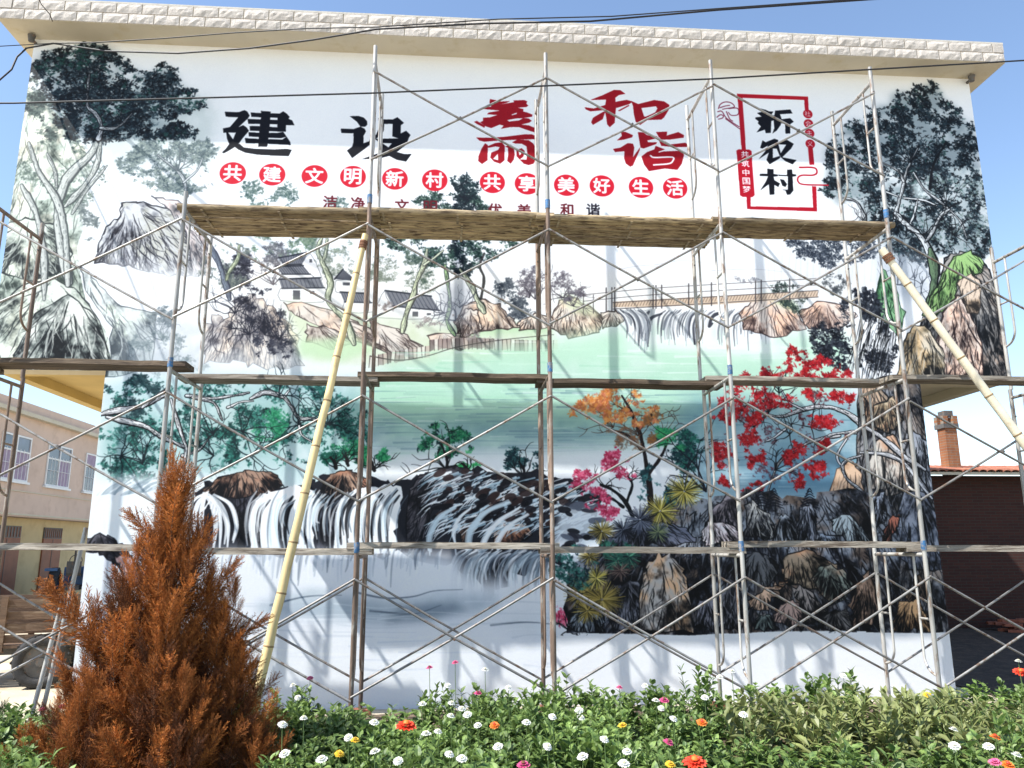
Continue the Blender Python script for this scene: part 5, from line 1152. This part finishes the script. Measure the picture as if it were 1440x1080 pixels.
for i in range(7):
    yc = 12.4 + 2.72 * i - (0 if i else 0)
    yc = (15.35, 17.95, 20.55, 23.15, 12.75, 25.6, 10.3)[i]
    wd, z0, z1 = 1.55, 3.66, 5.02
    wn_ = MB(); wn_.box(XH - .12, yc - wd / 2, z0, XH - .085, yc + wd / 2, z1)
    # recess jambs in front of the wall plane are thin trims
    wo = MB(); fr = .05
    for (ya, yb, za, zb) in ((yc - wd / 2, yc + wd / 2, z0, z0 + fr), (yc - wd / 2, yc + wd / 2, z1 - fr, z1), (yc - wd / 2, yc - wd / 2 + fr, z0 + fr, z1 - fr), (yc + wd / 2 - fr, yc + wd / 2, z0 + fr, z1 - fr), (yc - .025, yc + .025, z0 + fr, z1 - fr), (yc - wd / 2 + fr, yc - .025, z1 - .5, z1 - .45), (yc + .025, yc + wd / 2 - fr, z1 - .5, z1 - .45)):
        wo.box(XH + .004, ya, za, XH + .045, yb, zb)
    win = wo.build('window', M['white'], nh)
    for sgn in (-1, 1):
        for (za, zb) in ((z0 + fr, z1 - .5), (z1 - .45, z1 - fr)):
            ya, yb = (yc - wd / 2 + fr, yc - .025) if sgn < 0 else (yc + .025, yc + wd / 2 - fr)
            p = MB(); p.box(XH + .003, ya, za, XH + .018, yb, zb); p.build('pane', M['curtain'] if (i + (za > 4)) % 3 == 0 or (sgn > 0 and za < 4 and i == 1) else M['glass'], win)
        for q in range(3):
            yy = yc + sgn * (.16 + .2 * q); p = MB(); p.tube([(XH + .07, yy, z0 + .03), (XH + .07, yy, z0 + .95)], .007, 6); p.build('guard_bar', M['white'], win)
    p = MB(); p.tube([(XH + .07, yc - wd / 2, z0 + .5), (XH + .07, yc + wd / 2, z0 + .5)], .008, 6); p.build('guard_bar', M['white'], win)
    p = MB(); p.box(XH + .003, yc - wd / 2 - .06, z0 - .07, XH + .10, yc + wd / 2 + .06, z0 - .004); p.build('sill', M['white'], win)
XD = XH - .45
for (y0, y1, z0, z1) in ((15.5, 17.0, 0, 2.0), (18.4, 19.6, 0, 2.0), (12.2, 13.6, 0, 2.0)):
    p = MB(); p.box(XD - .02, y0, z0, XD + .05, y1, z1); d = p.build('door', M['door'], nh)
    p = MB(); p.box(XD - .02, y0, z1 + .004, XD + .045, y1, z1 + .36); d2 = p.build('transom', M['iron'], nh)
    for q in range(9): p = MB(); yy = y0 + (y1 - y0) * (q + .5) / 9; p.box(XD + .046, yy - .012, z1 + .03, XD + .062, yy + .012, z1 + .33); p.build('transom_bar', M['door'], d2)
    p = MB(); p.box(XD + .052, (y0 + y1) / 2 - .012, .05, XD + .06, (y0 + y1) / 2 + .012, z1 - .03); p.build('leaf_joint', M['iron'], d)
p = MB(); p.tube([(XH - .38, 14.6, 2.3), (XH - .15, 14.6, 2.3), (XH - .15, 14.6, 2.2)], .05, 8); p.build('wall_lamp', M['iron'], nh)

# ------------------------------------------------------------------ wheels shared by the cart and the tractor


def wheel(parent, loc, r, wd, rim, name='wheel'):
    e = link(name, None, parent, loc); n_ = 20
    a = MB(); prof = [(-wd / 2, r * .62), (-wd / 2, r * .9), (-wd * .36, r), (wd * .36, r), (wd / 2, r * .9), (wd / 2, r * .62)]
    vv = [(x, rr * math.cos(q * 2 * math.pi / n_), rr * math.sin(q * 2 * math.pi / n_)) for q in range(n_) for x, rr in prof]; k_ = len(prof)
    a.add(vv, [(q * k_ + i, q * k_ + (i + 1) % k_, ((q + 1) % n_) * k_ + (i + 1) % k_, ((q + 1) % n_) * k_ + i) for q in range(n_) for i in range(k_)], 0, True)
    for q in range(n_): an = q * 2 * math.pi / n_; a.tube([(-wd * .4, r * 1.0 * math.cos(an), r * 1.0 * math.sin(an)), (wd * .4, r * math.cos(an + .12), r * math.sin(an + .12))], .018, 5)
    a.build('tyre', M['rubber'], e)
    a = MB(); a.tube([(-wd * .3, 0, 0), (wd * .3, 0, 0)], r * .63, 18); a.tube([(-wd * .42, 0, 0), (wd * .42, 0, 0)], r * .18, 10); a.build('rim', rim, e)
    return e


# ------------------------------------------------------------------ farm cart parked at the wall corner
cart = thing('farm_cart', 'small wooden farm cart with slatted sides and a black rubber tyre in the yard', 'cart', (-.05, 2.45, -.015), (0, 0, .22))
for r_, z in enumerate((.52, .66, .80, .94)):
    for y in (-.62, .62):
        a = MB(); a.box(-1.35, y - .018, z, 1.0, y + .018, z + .095); a.build('side_board', M['darkwood'], cart)
    for x in (-1.35, .98): a = MB(); a.box(x, -.6, z, x + .03, .6, z + .095); a.build('end_board', M['darkwood'], cart)
for x in (-1.3, -.55, .2, .92):
    for y in (-.655, .655): a = MB(); a.box(x, y - .02, .42, x + .07, y + .02, 1.08); a.build('stake', M['darkwood'], cart)
for i in range(7): a = MB(); a.box(-1.36, -.66 + i * .19, .46, 1.02, -.66 + i * .19 + .175, .495); a.build('floor_board', M['darkwood'], cart)
a = MB()
for y in (-.4, .4): a.box(-1.5, y - .04, .36, 1.6, y + .04, .455)
a.box(-.06, -.72, .27, .06, .72, .36); a.build('chassis', M['iron'], cart)
for y in (-.8, .8): wheel(cart, (0, y, .31), .31, .2, M['iron']).rotation_euler = (0, 0, math.pi / 2)
a = MB(); a.tube([(1.5, 0, .42), (2.6, 0, .48)], .04, 8); a.build('drawbar', M['iron'], cart)
a = MB(); a.tube([(1.7, .0, .42), (1.7, 0, .0)], .025, 8); a.build('prop_leg', M['iron'], cart)

# ------------------------------------------------------------------ blue tractor in the shade by the neighbour's doors
tr = thing('blue_tractor', 'old blue tractor parked in the shade before the brown doors', 'tractor', (-6.7, 17.2, -.015), (0, 0, 1.9))
a = MB(); a.box(-.32, -.3, .55, 1.05, .3, 1.12); a.box(.95, -.26, .5, 1.2, .26, 1.05); a.build('bonnet', M['tblue'], tr)
a = MB(); a.box(-1.0, -.22, .45, 1.1, .22, .6); a.build('frame', M['iron'], tr)
a = MB(); a.box(-.95, -.75, 1.02, -.25, -.42, 1.10); a.box(-.95, .42, 1.02, -.25, .75, 1.10); a.build('mudguard', M['tblue'], tr)
a = MB(); a.box(-.72, -.2, .86, -.4, .2, .94); a.box(-.8, -.2, .94, -.72, .2, 1.3); a.build('seat', M['iron'], tr)
a = MB(); a.tube([(-.28, 0, 1.1), (-.42, 0, 1.32)], .02, 8); a.tube([(-.42 + .0, .17 * math.cos(q), 1.32 + .17 * math.sin(q)) for q in [i * math.pi / 8 for i in range(17)]], .014, 6); a.build('steering_wheel', M['iron'], tr)
a = MB(); a.tube([(.5, .12, 1.1), (.5, .12, 1.75)], .03, 8); a.build('exhaust_pipe', M['iron'], tr)
for y in (-.5, .5):
    wheel(tr, (-.6, y, .55), .55, .26, M['tblue']).rotation_euler = (0, 0, math.pi / 2); wheel(tr, (.85, y * .95, .32), .32, .17, M['tblue']).rotation_euler = (0, 0, math.pi / 2)

# ------------------------------------------------------------------ brick building on the other side
YB = 7.0
bh = thing('brick_building', 'low red-brick building with a tiled eave and chimney, mostly in shadow', 'building', (0, 0, 0))
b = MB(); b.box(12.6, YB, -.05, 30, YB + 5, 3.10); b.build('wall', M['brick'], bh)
b = MB()
b.add([(12.3, YB - .42, 3.14), (30.2, YB - .42, 3.14), (30.2, YB + 2.6, 3.55), (12.3, YB + 2.6, 3.55), (12.3, YB - .42, 3.08), (30.2, YB - .42, 3.08), (30.2, YB + 2.6, 3.49), (12.3, YB + 2.6, 3.49)],
      [(0, 1, 2, 3), (7, 6, 5, 4), (0, 4, 5, 1), (1, 5, 6, 2), (2, 6, 7, 3), (3, 7, 4, 0)])
rf = b.build('roof', M['soffit'], bh)
tm = MB()
seg = 6; vv = []
for j in range(2):
    for i in range(seg + 1): an = math.pi * i / seg; vv.append((-.10 * math.cos(an), j * .36, .045 * math.sin(an) + (.008 if j else 0)))
vv += [(v[0] * .86, v[1], v[2] - .016) for v in vv]
tm.add(vv, [(i, i + 1, i + seg + 2, i + seg + 1) for i in range(seg)] + [(i + 14, i + 15, i + 1, i) for i in range(seg)], 0, True); tm = tm.mesh('roof_tile', M['rtile'])
for j in range(8):
    for i in range(34):
        if j > 3 and i > 30: continue
        link('roof_tile', tm, rf, (14.9 - .6 + i * .205 * .86, YB - .46 + j * .33, 3.145 + (j * .33) * .1358 + RND.uniform(0, .012)), (.1345, 0, RND.uniform(-.03, .03)))
xa, xb = 16.05, 16.33
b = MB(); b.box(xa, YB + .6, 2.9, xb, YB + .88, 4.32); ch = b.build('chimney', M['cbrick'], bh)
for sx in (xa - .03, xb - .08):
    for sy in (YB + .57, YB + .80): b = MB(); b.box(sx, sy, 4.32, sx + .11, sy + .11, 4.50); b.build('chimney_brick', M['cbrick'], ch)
b = MB(); b.box(xa + .05, YB + .62, 4.5, xb - .03, YB + .86, 4.62); b.build('chimney_cap', M['iron'], ch)
b = MB(); b.box(xa - .035, YB + .565, 4.22, xb + .035, YB + .915, 4.318); b.build('chimney_collar', M['iron'], ch)
bk_ = MB(); bk_.box(-.12, -.055, 0, .12, .055, .052); bk_ = bk_.mesh('loose_brick', M['redbrick'])
for i in range(46):                                    # heap of salvaged bricks against the wall
    lv = i // 12
    o = link('loose_brick', bk_, None, (15.9 + RND.uniform(0, 1.6) - .0, YB - .62 + RND.uniform(-.28, .3), lv * .053), (RND.uniform(-.02, .02), 0, RND.uniform(-.9, .9)))
    tag(o, 'loose red brick in the heap by the brick building', 'brick', 'heap of loose bricks')

# ------------------------------------------------------------------ overhead cables


def cable(pts, r, label, sag=0.):
    P = [Vector(p) for p in pts]; Q = []
    for i in range(len(P) - 1):
        a_ = P[i]; c_ = P[i + 1]
        for q in range(10): u = q / 10; Q.append(a_.lerp(c_, u) + Vector((0, 0, -sag * 4 * u * (1 - u))))
    Q.append(P[-1]); m_ = MB(); m_.tube(Q, r, 6); return tag(m_.build('cable', M['cable'], None), label, 'cable')


def cab(pxs, Y, r, label, sag=0.): return cable([tuple(at_y(x, y, Yq)) for (x, y), Yq in zip(pxs, Y if isinstance(Y, (list, tuple)) else [Y] * len(pxs))], r, label, sag)


cab([(-300, 146), (20, 145), (520, 131), (1000, 111), (1440, 85), (1800, 62)], -2.3, .0085, 'straight black cable crossing in front of the lettering')
cab([(36, 68), (75, 61), (150, 72), (250, 75), (350, 68), (440, 56), (530, 41), (680, 33), (830, 30), (1010, 14), (1240, -2), (1500, -24)], [-.12, -.25, -.5, -.8, -1.1, -1.3, -1.45, -1.6, -1.7, -1.9, -2.1, -2.3], .010, 'sagging black cable from the wall corner past the scaffold tops')
cab([(72, 61), (130, 60), (230, 54), (330, 46), (430, 40), (530, 38), (700, 27), (860, 23), (1010, 12), (1240, -4), (1500, -28)], [-.25, -.5, -.7, -.9, -1.2, -1.5, -1.62, -1.75, -1.93, -2.13, -2.33], .007, 'thinner cable running beside the sagging one along the eaves')
cab([(-60, 150), (0, 112), (16, 98), (24, 80), (36, 69)], [-1.0, -.5, -.3, -.2, -.12], .011, 'cable looping down from the wall corner bracket')
cab([(-120, 70), (0, 65), (36, 63), (72, 61)], [-1.2, -.6, -.3, -.25], .005, 'thin cable reaching the wall corner from outside')
cab([(40, -40), (58, 6), (70, 20), (74, 30)], [-1.4, -.8, -.5, -.4], .005, 'thin cable hanging across the eaves tiles')

# ------------------------------------------------------------------ dead conifer: rust-brown feathery boughs


def bough_mesh(seed, m, dens=30, strand=26):
    """feathery scale-leaf spray, about 1 long, growing along +z"""
    r = random.Random(seed); a = MB(); vv, ff = [], []
    axis = []
    bx_, by_ = r.uniform(-.12, .12), r.uniform(-.12, .12)
    for i in range(9): u = i / 8; axis.append(Vector((bx_ * u * u, by_ * u * u, u)))
    a.tube(axis, [.011 * (1 - .85 * i / 8) + .001 for i in range(9)], 4, 1)
    for t in range(dens):
        u = .04 + .96 * (t / dens) ** .9; base = axis[min(int(u * 8), 7)].lerp(axis[min(int(u * 8) + 1, 8)], u * 8 - int(u * 8))
        az = t * 2.399 + r.uniform(-.4, .4); ln = (.34 * (1 - u) ** .6 + .10) * r.uniform(.7, 1.2); sp = r.uniform(.35, .75)
        d = Vector((math.cos(az) * sp, math.sin(az) * sp, 1.0 - .2 * u)).normalized(); side = d.cross(Vector((0, 0, 1))).normalized(); up_ = side.cross(d)
        for s in range(strand):
            w_ = s / strand; p = base + d * ln * w_ + Vector((0, 0, .05 * w_ * w_))
            sg = 1 if s % 2 else -1; ds = (d * .75 + side * sg * r.uniform(.35, .95) + up_ * r.uniform(-.45, .45)).normalized(); L_s = ln * .30 * (1.05 - .55 * w_) * r.uniform(.6, 1.2) + .012
            nrm = ds.cross(Vector((r.uniform(-1, 1), r.uniform(-1, 1), r.uniform(-1, 1)))).normalized() * .0042
            q = p + ds * L_s; mid = p + ds * L_s * .5 + Vector((0, 0, .008))
            b0 = len(vv); vv += [tuple(p - nrm * .5), tuple(p + nrm * .5), tuple(mid + nrm), tuple(q), tuple(mid - nrm)]
            ff.append((b0, b0 + 1, b0 + 2, b0 + 3, b0 + 4))
    a.add(vv, ff)
    return a.mesh('bough', [m, M['bark']])


def conifer(name, label, loc, H, wbase, m, md, leaders, seed, dens=30, strand=26):
    r = random.Random(seed); e = thing(name, label, 'conifer', loc)
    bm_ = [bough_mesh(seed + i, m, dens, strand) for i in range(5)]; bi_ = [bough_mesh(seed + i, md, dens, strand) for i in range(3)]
    tk = MB(); tk.tube([(0, 0, -.05), (.01, 0, H * .3), (-.01, .01, H * .6), (0, 0, H * .9)], [.05, .04, .025, .006], 8); tk.build('trunk', M['bark'], e)
    # each leader is a little spire of boughs
    for (lx, ly, lz0, lh, lw, cnt) in leaders:
        for i in range(cnt):
            u = (i + r.random()) / cnt; az = i * 2.399 + r.uniform(-.3, .3)
            z = lz0 + lh * u * .88; rad = lw * (1 - u) ** .8 * r.uniform(.25, .8)
            tilt = (.60 * (1 - u) + .14) * r.uniform(.4, 1.3); s = (lh * .15 + .17 * (1 - u) + .03) * r.uniform(.7, 1.3)
            v = Vector((math.cos(az) * math.sin(tilt), math.sin(az) * math.sin(tilt), math.cos(tilt)))
            q = v.to_track_quat('Z', 'Y').to_euler()
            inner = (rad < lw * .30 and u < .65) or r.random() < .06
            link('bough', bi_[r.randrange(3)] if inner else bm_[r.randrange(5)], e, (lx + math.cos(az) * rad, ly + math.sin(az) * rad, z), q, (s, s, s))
        link('bough', bm_[0], e, (lx, ly, lz0 + lh * .80), (0, 0, 0), (lh * .2, lh * .2, lh * .24))
    return e


cx_, cy_ = 3.20, -3.05
conifer('dead_conifer', 'dead rust-brown conifer with feathery boughs standing before the scaffold', (cx_, cy_, .06), 2.0, .75, M['dead'], M['deadshade'],
        [(0, 0, .0, 2.05, .34, 105), (.34, .06, .0, 1.22, .24, 52), (-.30, .05, .0, 1.28, .24, 52), (.08, -.22, .0, 1.30, .26, 52), (-.10, .24, .2, 1.45, .22, 36), (-.58, -.05, .0, .74, .18, 30), (.50, -.02, .0, .95, .22, 38), (-.47, 0, .2, 1.0, .16, 26), (.40, .1, .4, 1.0, .16, 22), (-.18, -.12, .5, 1.15, .2, 30), (.26, -.36, 0, .84, .22, 32), (-.32, -.34, 0, .80, .22, 34), (.2, .22, .2, 1.2, .2, 30), (-.74, -.1, 0, .46, .14, 18), (.66, -.1, 0, .5, .14, 18)], 50)
conifer('green_conifer', 'small dark green conifer next to the dead brown one', (1.78, -2.75, .06), .7, .3, M['conif'], M['conif'], [(0, 0, 0, .78, .26, 40), (.1, .08, 0, .6, .2, 24)], 90, 24, 18)
# two long stray boughs of the dead conifer
dc = bpy.data.objects['dead_conifer']
sb = bough_mesh(777, M['dead'], 44, 30)
for base, tip, s in (((2.86, -3.05, .92), tuple(at_y(68, 824, -3.05)), 1.12), ((2.90, -3.0, 1.25), tuple(at_y(160, 800, -3.0)), .8), ((3.22, -3.0, 1.55), tuple(at_y(182, 722, -3.0)), .9), ((3.28, -3.05, 1.55), tuple(at_y(298, 732, -3.05)), .85), ((3.35, -3.0, 1.2), tuple(at_y(332, 790, -3.0)), .8), ((3.45, -3.0, .9), tuple(at_y(372, 870, -3.0)), .8), ((3.16, -3.0, 1.7), tuple(at_y(243, 640, -3.0)), .55)):
    d = Vector(tip) - Vector(base); q = d.to_track_quat('Z', 'Y').to_euler(); l = d.length
    link('bough', sb, dc, tuple(Vector(base) - Vector((cx_, cy_, .06))), q, (l * s, l * s, l))

# ------------------------------------------------------------------ flower bed


def leaf(vv, ff, p, d, up_, ln, wd, fold=.25, droop=.25):
    s = d.cross(up_).normalized(); u = s.cross(d)
    a = p; m1 = p + d * ln * .38; m2 = p + d * ln * .72 - u * droop * ln * .12; t = p + d * ln - u * droop * ln * .4
    b0 = len(vv)
    for q in (a, m1 + s * wd + u * fold * wd, m1, m1 - s * wd + u * fold * wd, m2 + s * wd * .72 + u * fold * wd * .7, m2, m2 - s * wd * .72 + u * fold * wd * .7, t): vv.append(tuple(q))
    for f in ((0, 1, 2), (0, 2, 3), (1, 4, 5, 2), (2, 5, 6, 3), (4, 7, 5), (5, 7, 6)): ff.append(tuple(b0 + i for i in f))


def herb_mesh(seed, H, R, ns, pairs, ln, wd, lm, droop=.3, lift=.35, curl=.25):
    r = random.Random(seed); a = MB(); vv, ff = [], []
    for s in range(ns):
        az = r.uniform(0, 6.28); rr = R * math.sqrt(r.random()); h = H * r.uniform(.62, 1.0); tip = Vector((math.cos(az) * rr, math.sin(az) * rr, h)); base = tip * .25; base.z = 0
        pts = [base.lerp(tip, u) + Vector((r.uniform(-.01, .01), r.uniform(-.01, .01), 0)) for u in (0, .35, .7, 1)]
        a.tube(pts, [.004, .0035, .003, .002], 3, 1, False)
        for p_ in range(pairs):
            u = .18 + .82 * (p_ + r.random() * .5) / pairs; u = min(u, 1); i = min(int(u * 3), 2); c = pts[i].lerp(pts[i + 1], u * 3 - i); z_ = r.uniform(0, 3.14)
            for sg in (0, math.pi):
                an = z_ + sg + r.uniform(-.25, .25); el = lift + r.uniform(-.35, .45) + .3 * u
                d = Vector((math.cos(an) * math.cos(el), math.sin(an) * math.cos(el), math.sin(el))); up_ = Vector((r.uniform(-.3, .3), r.uniform(-.3, .3), 1))
                k = r.uniform(.6, 1.15) * (1.1 - .35 * u); leaf(vv, ff, c, d, up_, ln * k, wd * k, curl, droop * r.uniform(.3, 1.6))
    a.add(vv, ff, 0, False)
    return a.mesh('foliage', [lm, M['stem']])


ZH = [herb_mesh(600 + i, .42, .17, 9, 7, .092, .026, M['leaf']) for i in range(7)]
PH = [herb_mesh(640 + i, .46, .20, 8, 6, .15, .024, M['olive'], .55, .5, .35) for i in range(5)]


def head_mesh(seed, r0, rings, m, mc):
    r = random.Random(seed); a = MB(); vv, ff = [], []
    for g_ in range(rings):
        n_ = 15 - 3 * g_; rad = r0 * (1 - .24 * g_); el = .08 + .28 * g_
        for q in range(n_):
            an = 2 * math.pi * (q + .5 * g_) / n_ + r.uniform(-.08, .08); d = Vector((math.cos(an) * math.cos(el), math.sin(an) * math.cos(el), math.sin(el))); s = Vector((-math.sin(an), math.cos(an), 0)); w_ = rad * .2
            k = r.uniform(.88, 1.06); b0 = len(vv); o_ = Vector((0, 0, .004 * g_))
            vv += [tuple(o_ + d * rad * .15 - s * w_ * .4), tuple(o_ + d * rad * .15 + s * w_ * .4), tuple(o_ + d * rad * .75 * k + s * w_), tuple(o_ + d * rad * k - Vector((0, 0, .12 * rad))), tuple(o_ + d * rad * .75 * k - s * w_)]; ff.append((b0, b0 + 1, b0 + 2, b0 + 3, b0 + 4))
    a.add(vv, ff)
    c = MB(); n_ = 8; cv = [(0, 0, r0 * .42)]
    for rr, z in ((r0 * .2, r0 * .36), (r0 * .3, r0 * .16)):
        for q in range(n_): an = q * 2 * math.pi / n_; cv.append((rr * math.cos(an), rr * math.sin(an), z))
    c.add(cv, [(0, 1 + q, 1 + (q + 1) % n_) for q in range(n_)] + [(1 + q, 9 + q, 9 + (q + 1) % n_, 1 + (q + 1) % n_) for q in range(n_)], 0, True)
    return a.mesh('bloom', m), c.mesh('flower_centre', mc)


KIND = {'w': ('white', 'p_white', 'eyew', .029, 4), 'p': ('pink', 'p_pink', 'p_mag', .030, 4), 'm': ('magenta', 'p_mag', 'eyed', .034, 4), 'r': ('scarlet', 'p_red', 'p_orange', .062, 4), 'o': ('orange', 'p_orange', 'p_red', .034, 4), 'y': ('yellow', 'p_yellow', 'eye', .028, 4)}
HM = {k: [head_mesh(700 + i + ord(k), v[3] * (1 + .12 * i), v[4], M[v[1]], M[v[2]]) for i in range(2)] for k, v in KIND.items()}
FL = [(412, 964, 'w'), (436, 954, 'p'), (419, 981, 'w'), (389, 992, 'w'), (427, 1010, 'w'), (397, 1019, 'w'), (630, 964, 'w'), (594, 990, 'w'), (635, 989, 'w'), (649, 997, 'w'), (634, 1007, 'w'), (657, 1005, 'w'), (672, 1020, 'w'), (599, 1032, 'w'), (616, 1029, 'w'), (526, 1016, 'w'), (490, 1037, 'w'), (527, 1057, 'w'),
      (632, 1061, 'w'), (649, 1067, 'w'), (715, 967, 'w'), (682, 942, 'w'), (604, 939, 'm'), (640, 932, 'p'), (672, 975, 'm'), (571, 1021, 'r'), (695, 1020, 'o'), (499, 1041, 'y'), (477, 1060, 'y'), (740, 1016, 'w'), (777, 1008, 'w'), (814, 999, 'w'), (817, 1009, 'w'), (819, 1064, 'w'), (882, 1057, 'w'), (877, 1074, 'w'), (907, 964, 'w'),
      (922, 985, 'w'), (947, 1011, 'w'), (991, 981, 'w'), (1029, 944, 'w'), (1045, 1005, 'w'), (930, 996, 'w'), (934, 985, 'm'), (940, 1044, 'm'), (736, 1076, 'm'), (871, 967, 'p'), (875, 1020, 'y'), (942, 1075, 'y'), (987, 1016, 'o'), (977, 1072, 'r'), (1304, 977, 'y'), (1341, 1026, 'w'), (1390, 1050, 'w'), (1430, 1062, 'w'), (1342, 1049, 'w'),
      (1435, 945, 'r'), (1417, 1076, 'o'), (1399, 1037, 'o'), (1399, 1072, 'p'), (1186, 950, 'w'), (1432, 930, 'w'), (88, 994, 'p'), (105, 984, 'w'), (60, 998, 'p'), (452, 1068, 'w'), (560, 1070, 'w'), (700, 1050, 'w'), (770, 1050, 'w'), (1012, 952, 'w'), (850, 1040, 'w'), (400, 1060, 'w')]
taken = []


def near(x, y):
    """where in the bed, by the scaffold upright it grows before"""
    k = min(range(-1, 6), key=lambda q: abs(X0 + BAY * q - x)); row = 'close to' if y > -2.15 else ('well before' if y > -3.1 else 'far out before')
    return '%s the %s scaffold upright from the neighbour house' % (row, ORD[k])


SH = MB(); SH.tube([(0, 0, 0), (.008, .004, .5), (0, 0, 1)], [.0035, .003, .0025], 5, 0, False); SH = SH.mesh('flower_stalk', M['stem'])
for i, (px, py, k) in enumerate(FL):
    nm, _, _, rad, _ = KIND[k]
    z = .60 + (.10 if py < 945 else 0) - .10 * ((i * 7) % 5) / 5
    P = at_z(px, py, z)
    if P[1] > -1.5: z = float(at_y(px, py, -1.62)[2]); P = at_y(px, py, -1.62)
    base = .09; e = thing('zinnia', 'zinnia in %s bloom %s' % (nm, near(P[0], P[1])), 'flower', (P[0], P[1], base), (0, 0, 0), '%s zinnias in the bed' % nm)
    h = max(z - base - .1, .2); f = link('foliage', ZH[i % 7], e, (0, 0, 0), (0, 0, i * 1.7), (.8, .8, min(h, .42) / .42))
    link('flower_stalk', SH, e, (0, 0, 0), (0, 0, 0), (1, 1, z - base))
    q = (RND.uniform(.1, .6), RND.uniform(-.3, .3), 0); bm, cm = HM[k][i % 2]; bl = link('bloom', bm, e, (0, 0, z - base), q); link('flower_centre', cm, bl, (0, 0, .006))
    taken.append((P[0], P[1]))

# leafy plants that fill the bed; height follows the ragged top line of the foliage


def top_height(x, y):
    return .40 + .07 * math.sin(x * 2.3 + 1) + .06 * math.sin(x * 5.1 + y * 3)


peony_c = (8.35, -3.1)
cnt = 0
for j in range(15):
    for i in range(60):
        y = -1.62 - j * .24 + RND.uniform(-.08, .08); x = -.6 + i * .27 + (j % 2) * .13 + RND.uniform(-.09, .09)
        d = Vector((x - CAM[0], y - CAM[1], .3 - CAM[2])); zc = d.dot(Vector(CF)); xp = 720 + FPX * d.dot(Vector(CR)) / zc; yp = 540 - FPX * d.dot(Vector(CU)) / zc
        if zc < 1.2 or xp < -60 or xp > 1500 or yp > 1190: continue
        if 1210 < xp < 1292 and y > -2.1: continue
        if 525 < xp < 585 and y > -2.0: continue
        if 7.0 < x < 9.6 and -3.7 < y < -1.9 and (x - peony_c[0]) ** 2 / 1.55 + (y + 2.8) ** 2 / .8 < 1: continue
        if (x - cx_) ** 2 + (y - cy_) ** 2 < .35: continue
        if 50 < xp < 390 and y < -2.7: continue
        if cnt >= 300: break
        if min(((x - a_) ** 2 + (y - b_) ** 2 for a_, b_ in taken), default=9) < .018: continue
        h = top_height(x, y) * RND.uniform(.85, 1.1)
        if 880 < xp < 1010 and y > -2.2: h += .16
        e = thing('leafy_plant', 'leafy plant without a bloom %s' % near(x, y), 'plant', (x, y, .08), (0, 0, RND.uniform(0, 6.28)), 'leafy plants filling the bed')
        link('foliage', ZH[RND.randrange(7)], e, (0, 0, 0), (0, 0, 0), (1.05, 1.05, h / .42)); cnt += 1
for i in range(26):
    an = i * 2.399; rr = math.sqrt((i + .5) / 26); x = peony_c[0] + 1.2 * rr * math.cos(an); y = -2.85 + .78 * rr * math.sin(an)
    e = thing('peony_shrub', 'shrub with long olive leaves %s' % near(x, y), 'plant', (x, y, .08), (0, 0, RND.uniform(0, 6.28)), 'olive-leaved shrubs in the bed')
    s = RND.uniform(.85, 1.15); link('foliage', PH[i % 5], e, (0, 0, 0), (0, 0, 0), (1.1, 1.1, s))
# undergrowth between the stems
vv, ff = [], []
for i in range(9000):
    x = RND.uniform(-.6, 14.5); y = RND.uniform(-5.4, -1.7); an = RND.uniform(0, 6.28); el = RND.uniform(.1, 1.1)
    leaf(vv, ff, Vector((x, y, .08 + RND.uniform(0, .12))), Vector((math.cos(an) * math.cos(el), math.sin(an) * math.cos(el), math.sin(el))), Vector((RND.uniform(-.3, .3), RND.uniform(-.3, .3), 1)), RND.uniform(.06, .12), RND.uniform(.018, .03))
u_ = MB(); u_.add(vv, ff); u_ = stuff(u_.build('undergrowth', M['leafd'])); tag(u_, 'low green undergrowth between the flowering plants', 'undergrowth')
vv, ff = [], []
for i in range(420):
    x = 10.25 + RND.gauss(0, .45); y = -1.75 + RND.gauss(0, .28); an = RND.uniform(0, 6.28)
    leaf(vv, ff, Vector((x, y, .09 + RND.uniform(0, .06))), Vector((math.cos(an), math.sin(an), RND.uniform(-.1, .3))).normalized(), Vector((0, 0, 1)), RND.uniform(.08, .2), RND.uniform(.006, .016))
u_ = MB(); u_.add(vv, ff); u_ = stuff(u_.build('dry_straw', M['straw'])); tag(u_, 'dry straw lying on the soil by the sixth scaffold upright', 'straw')
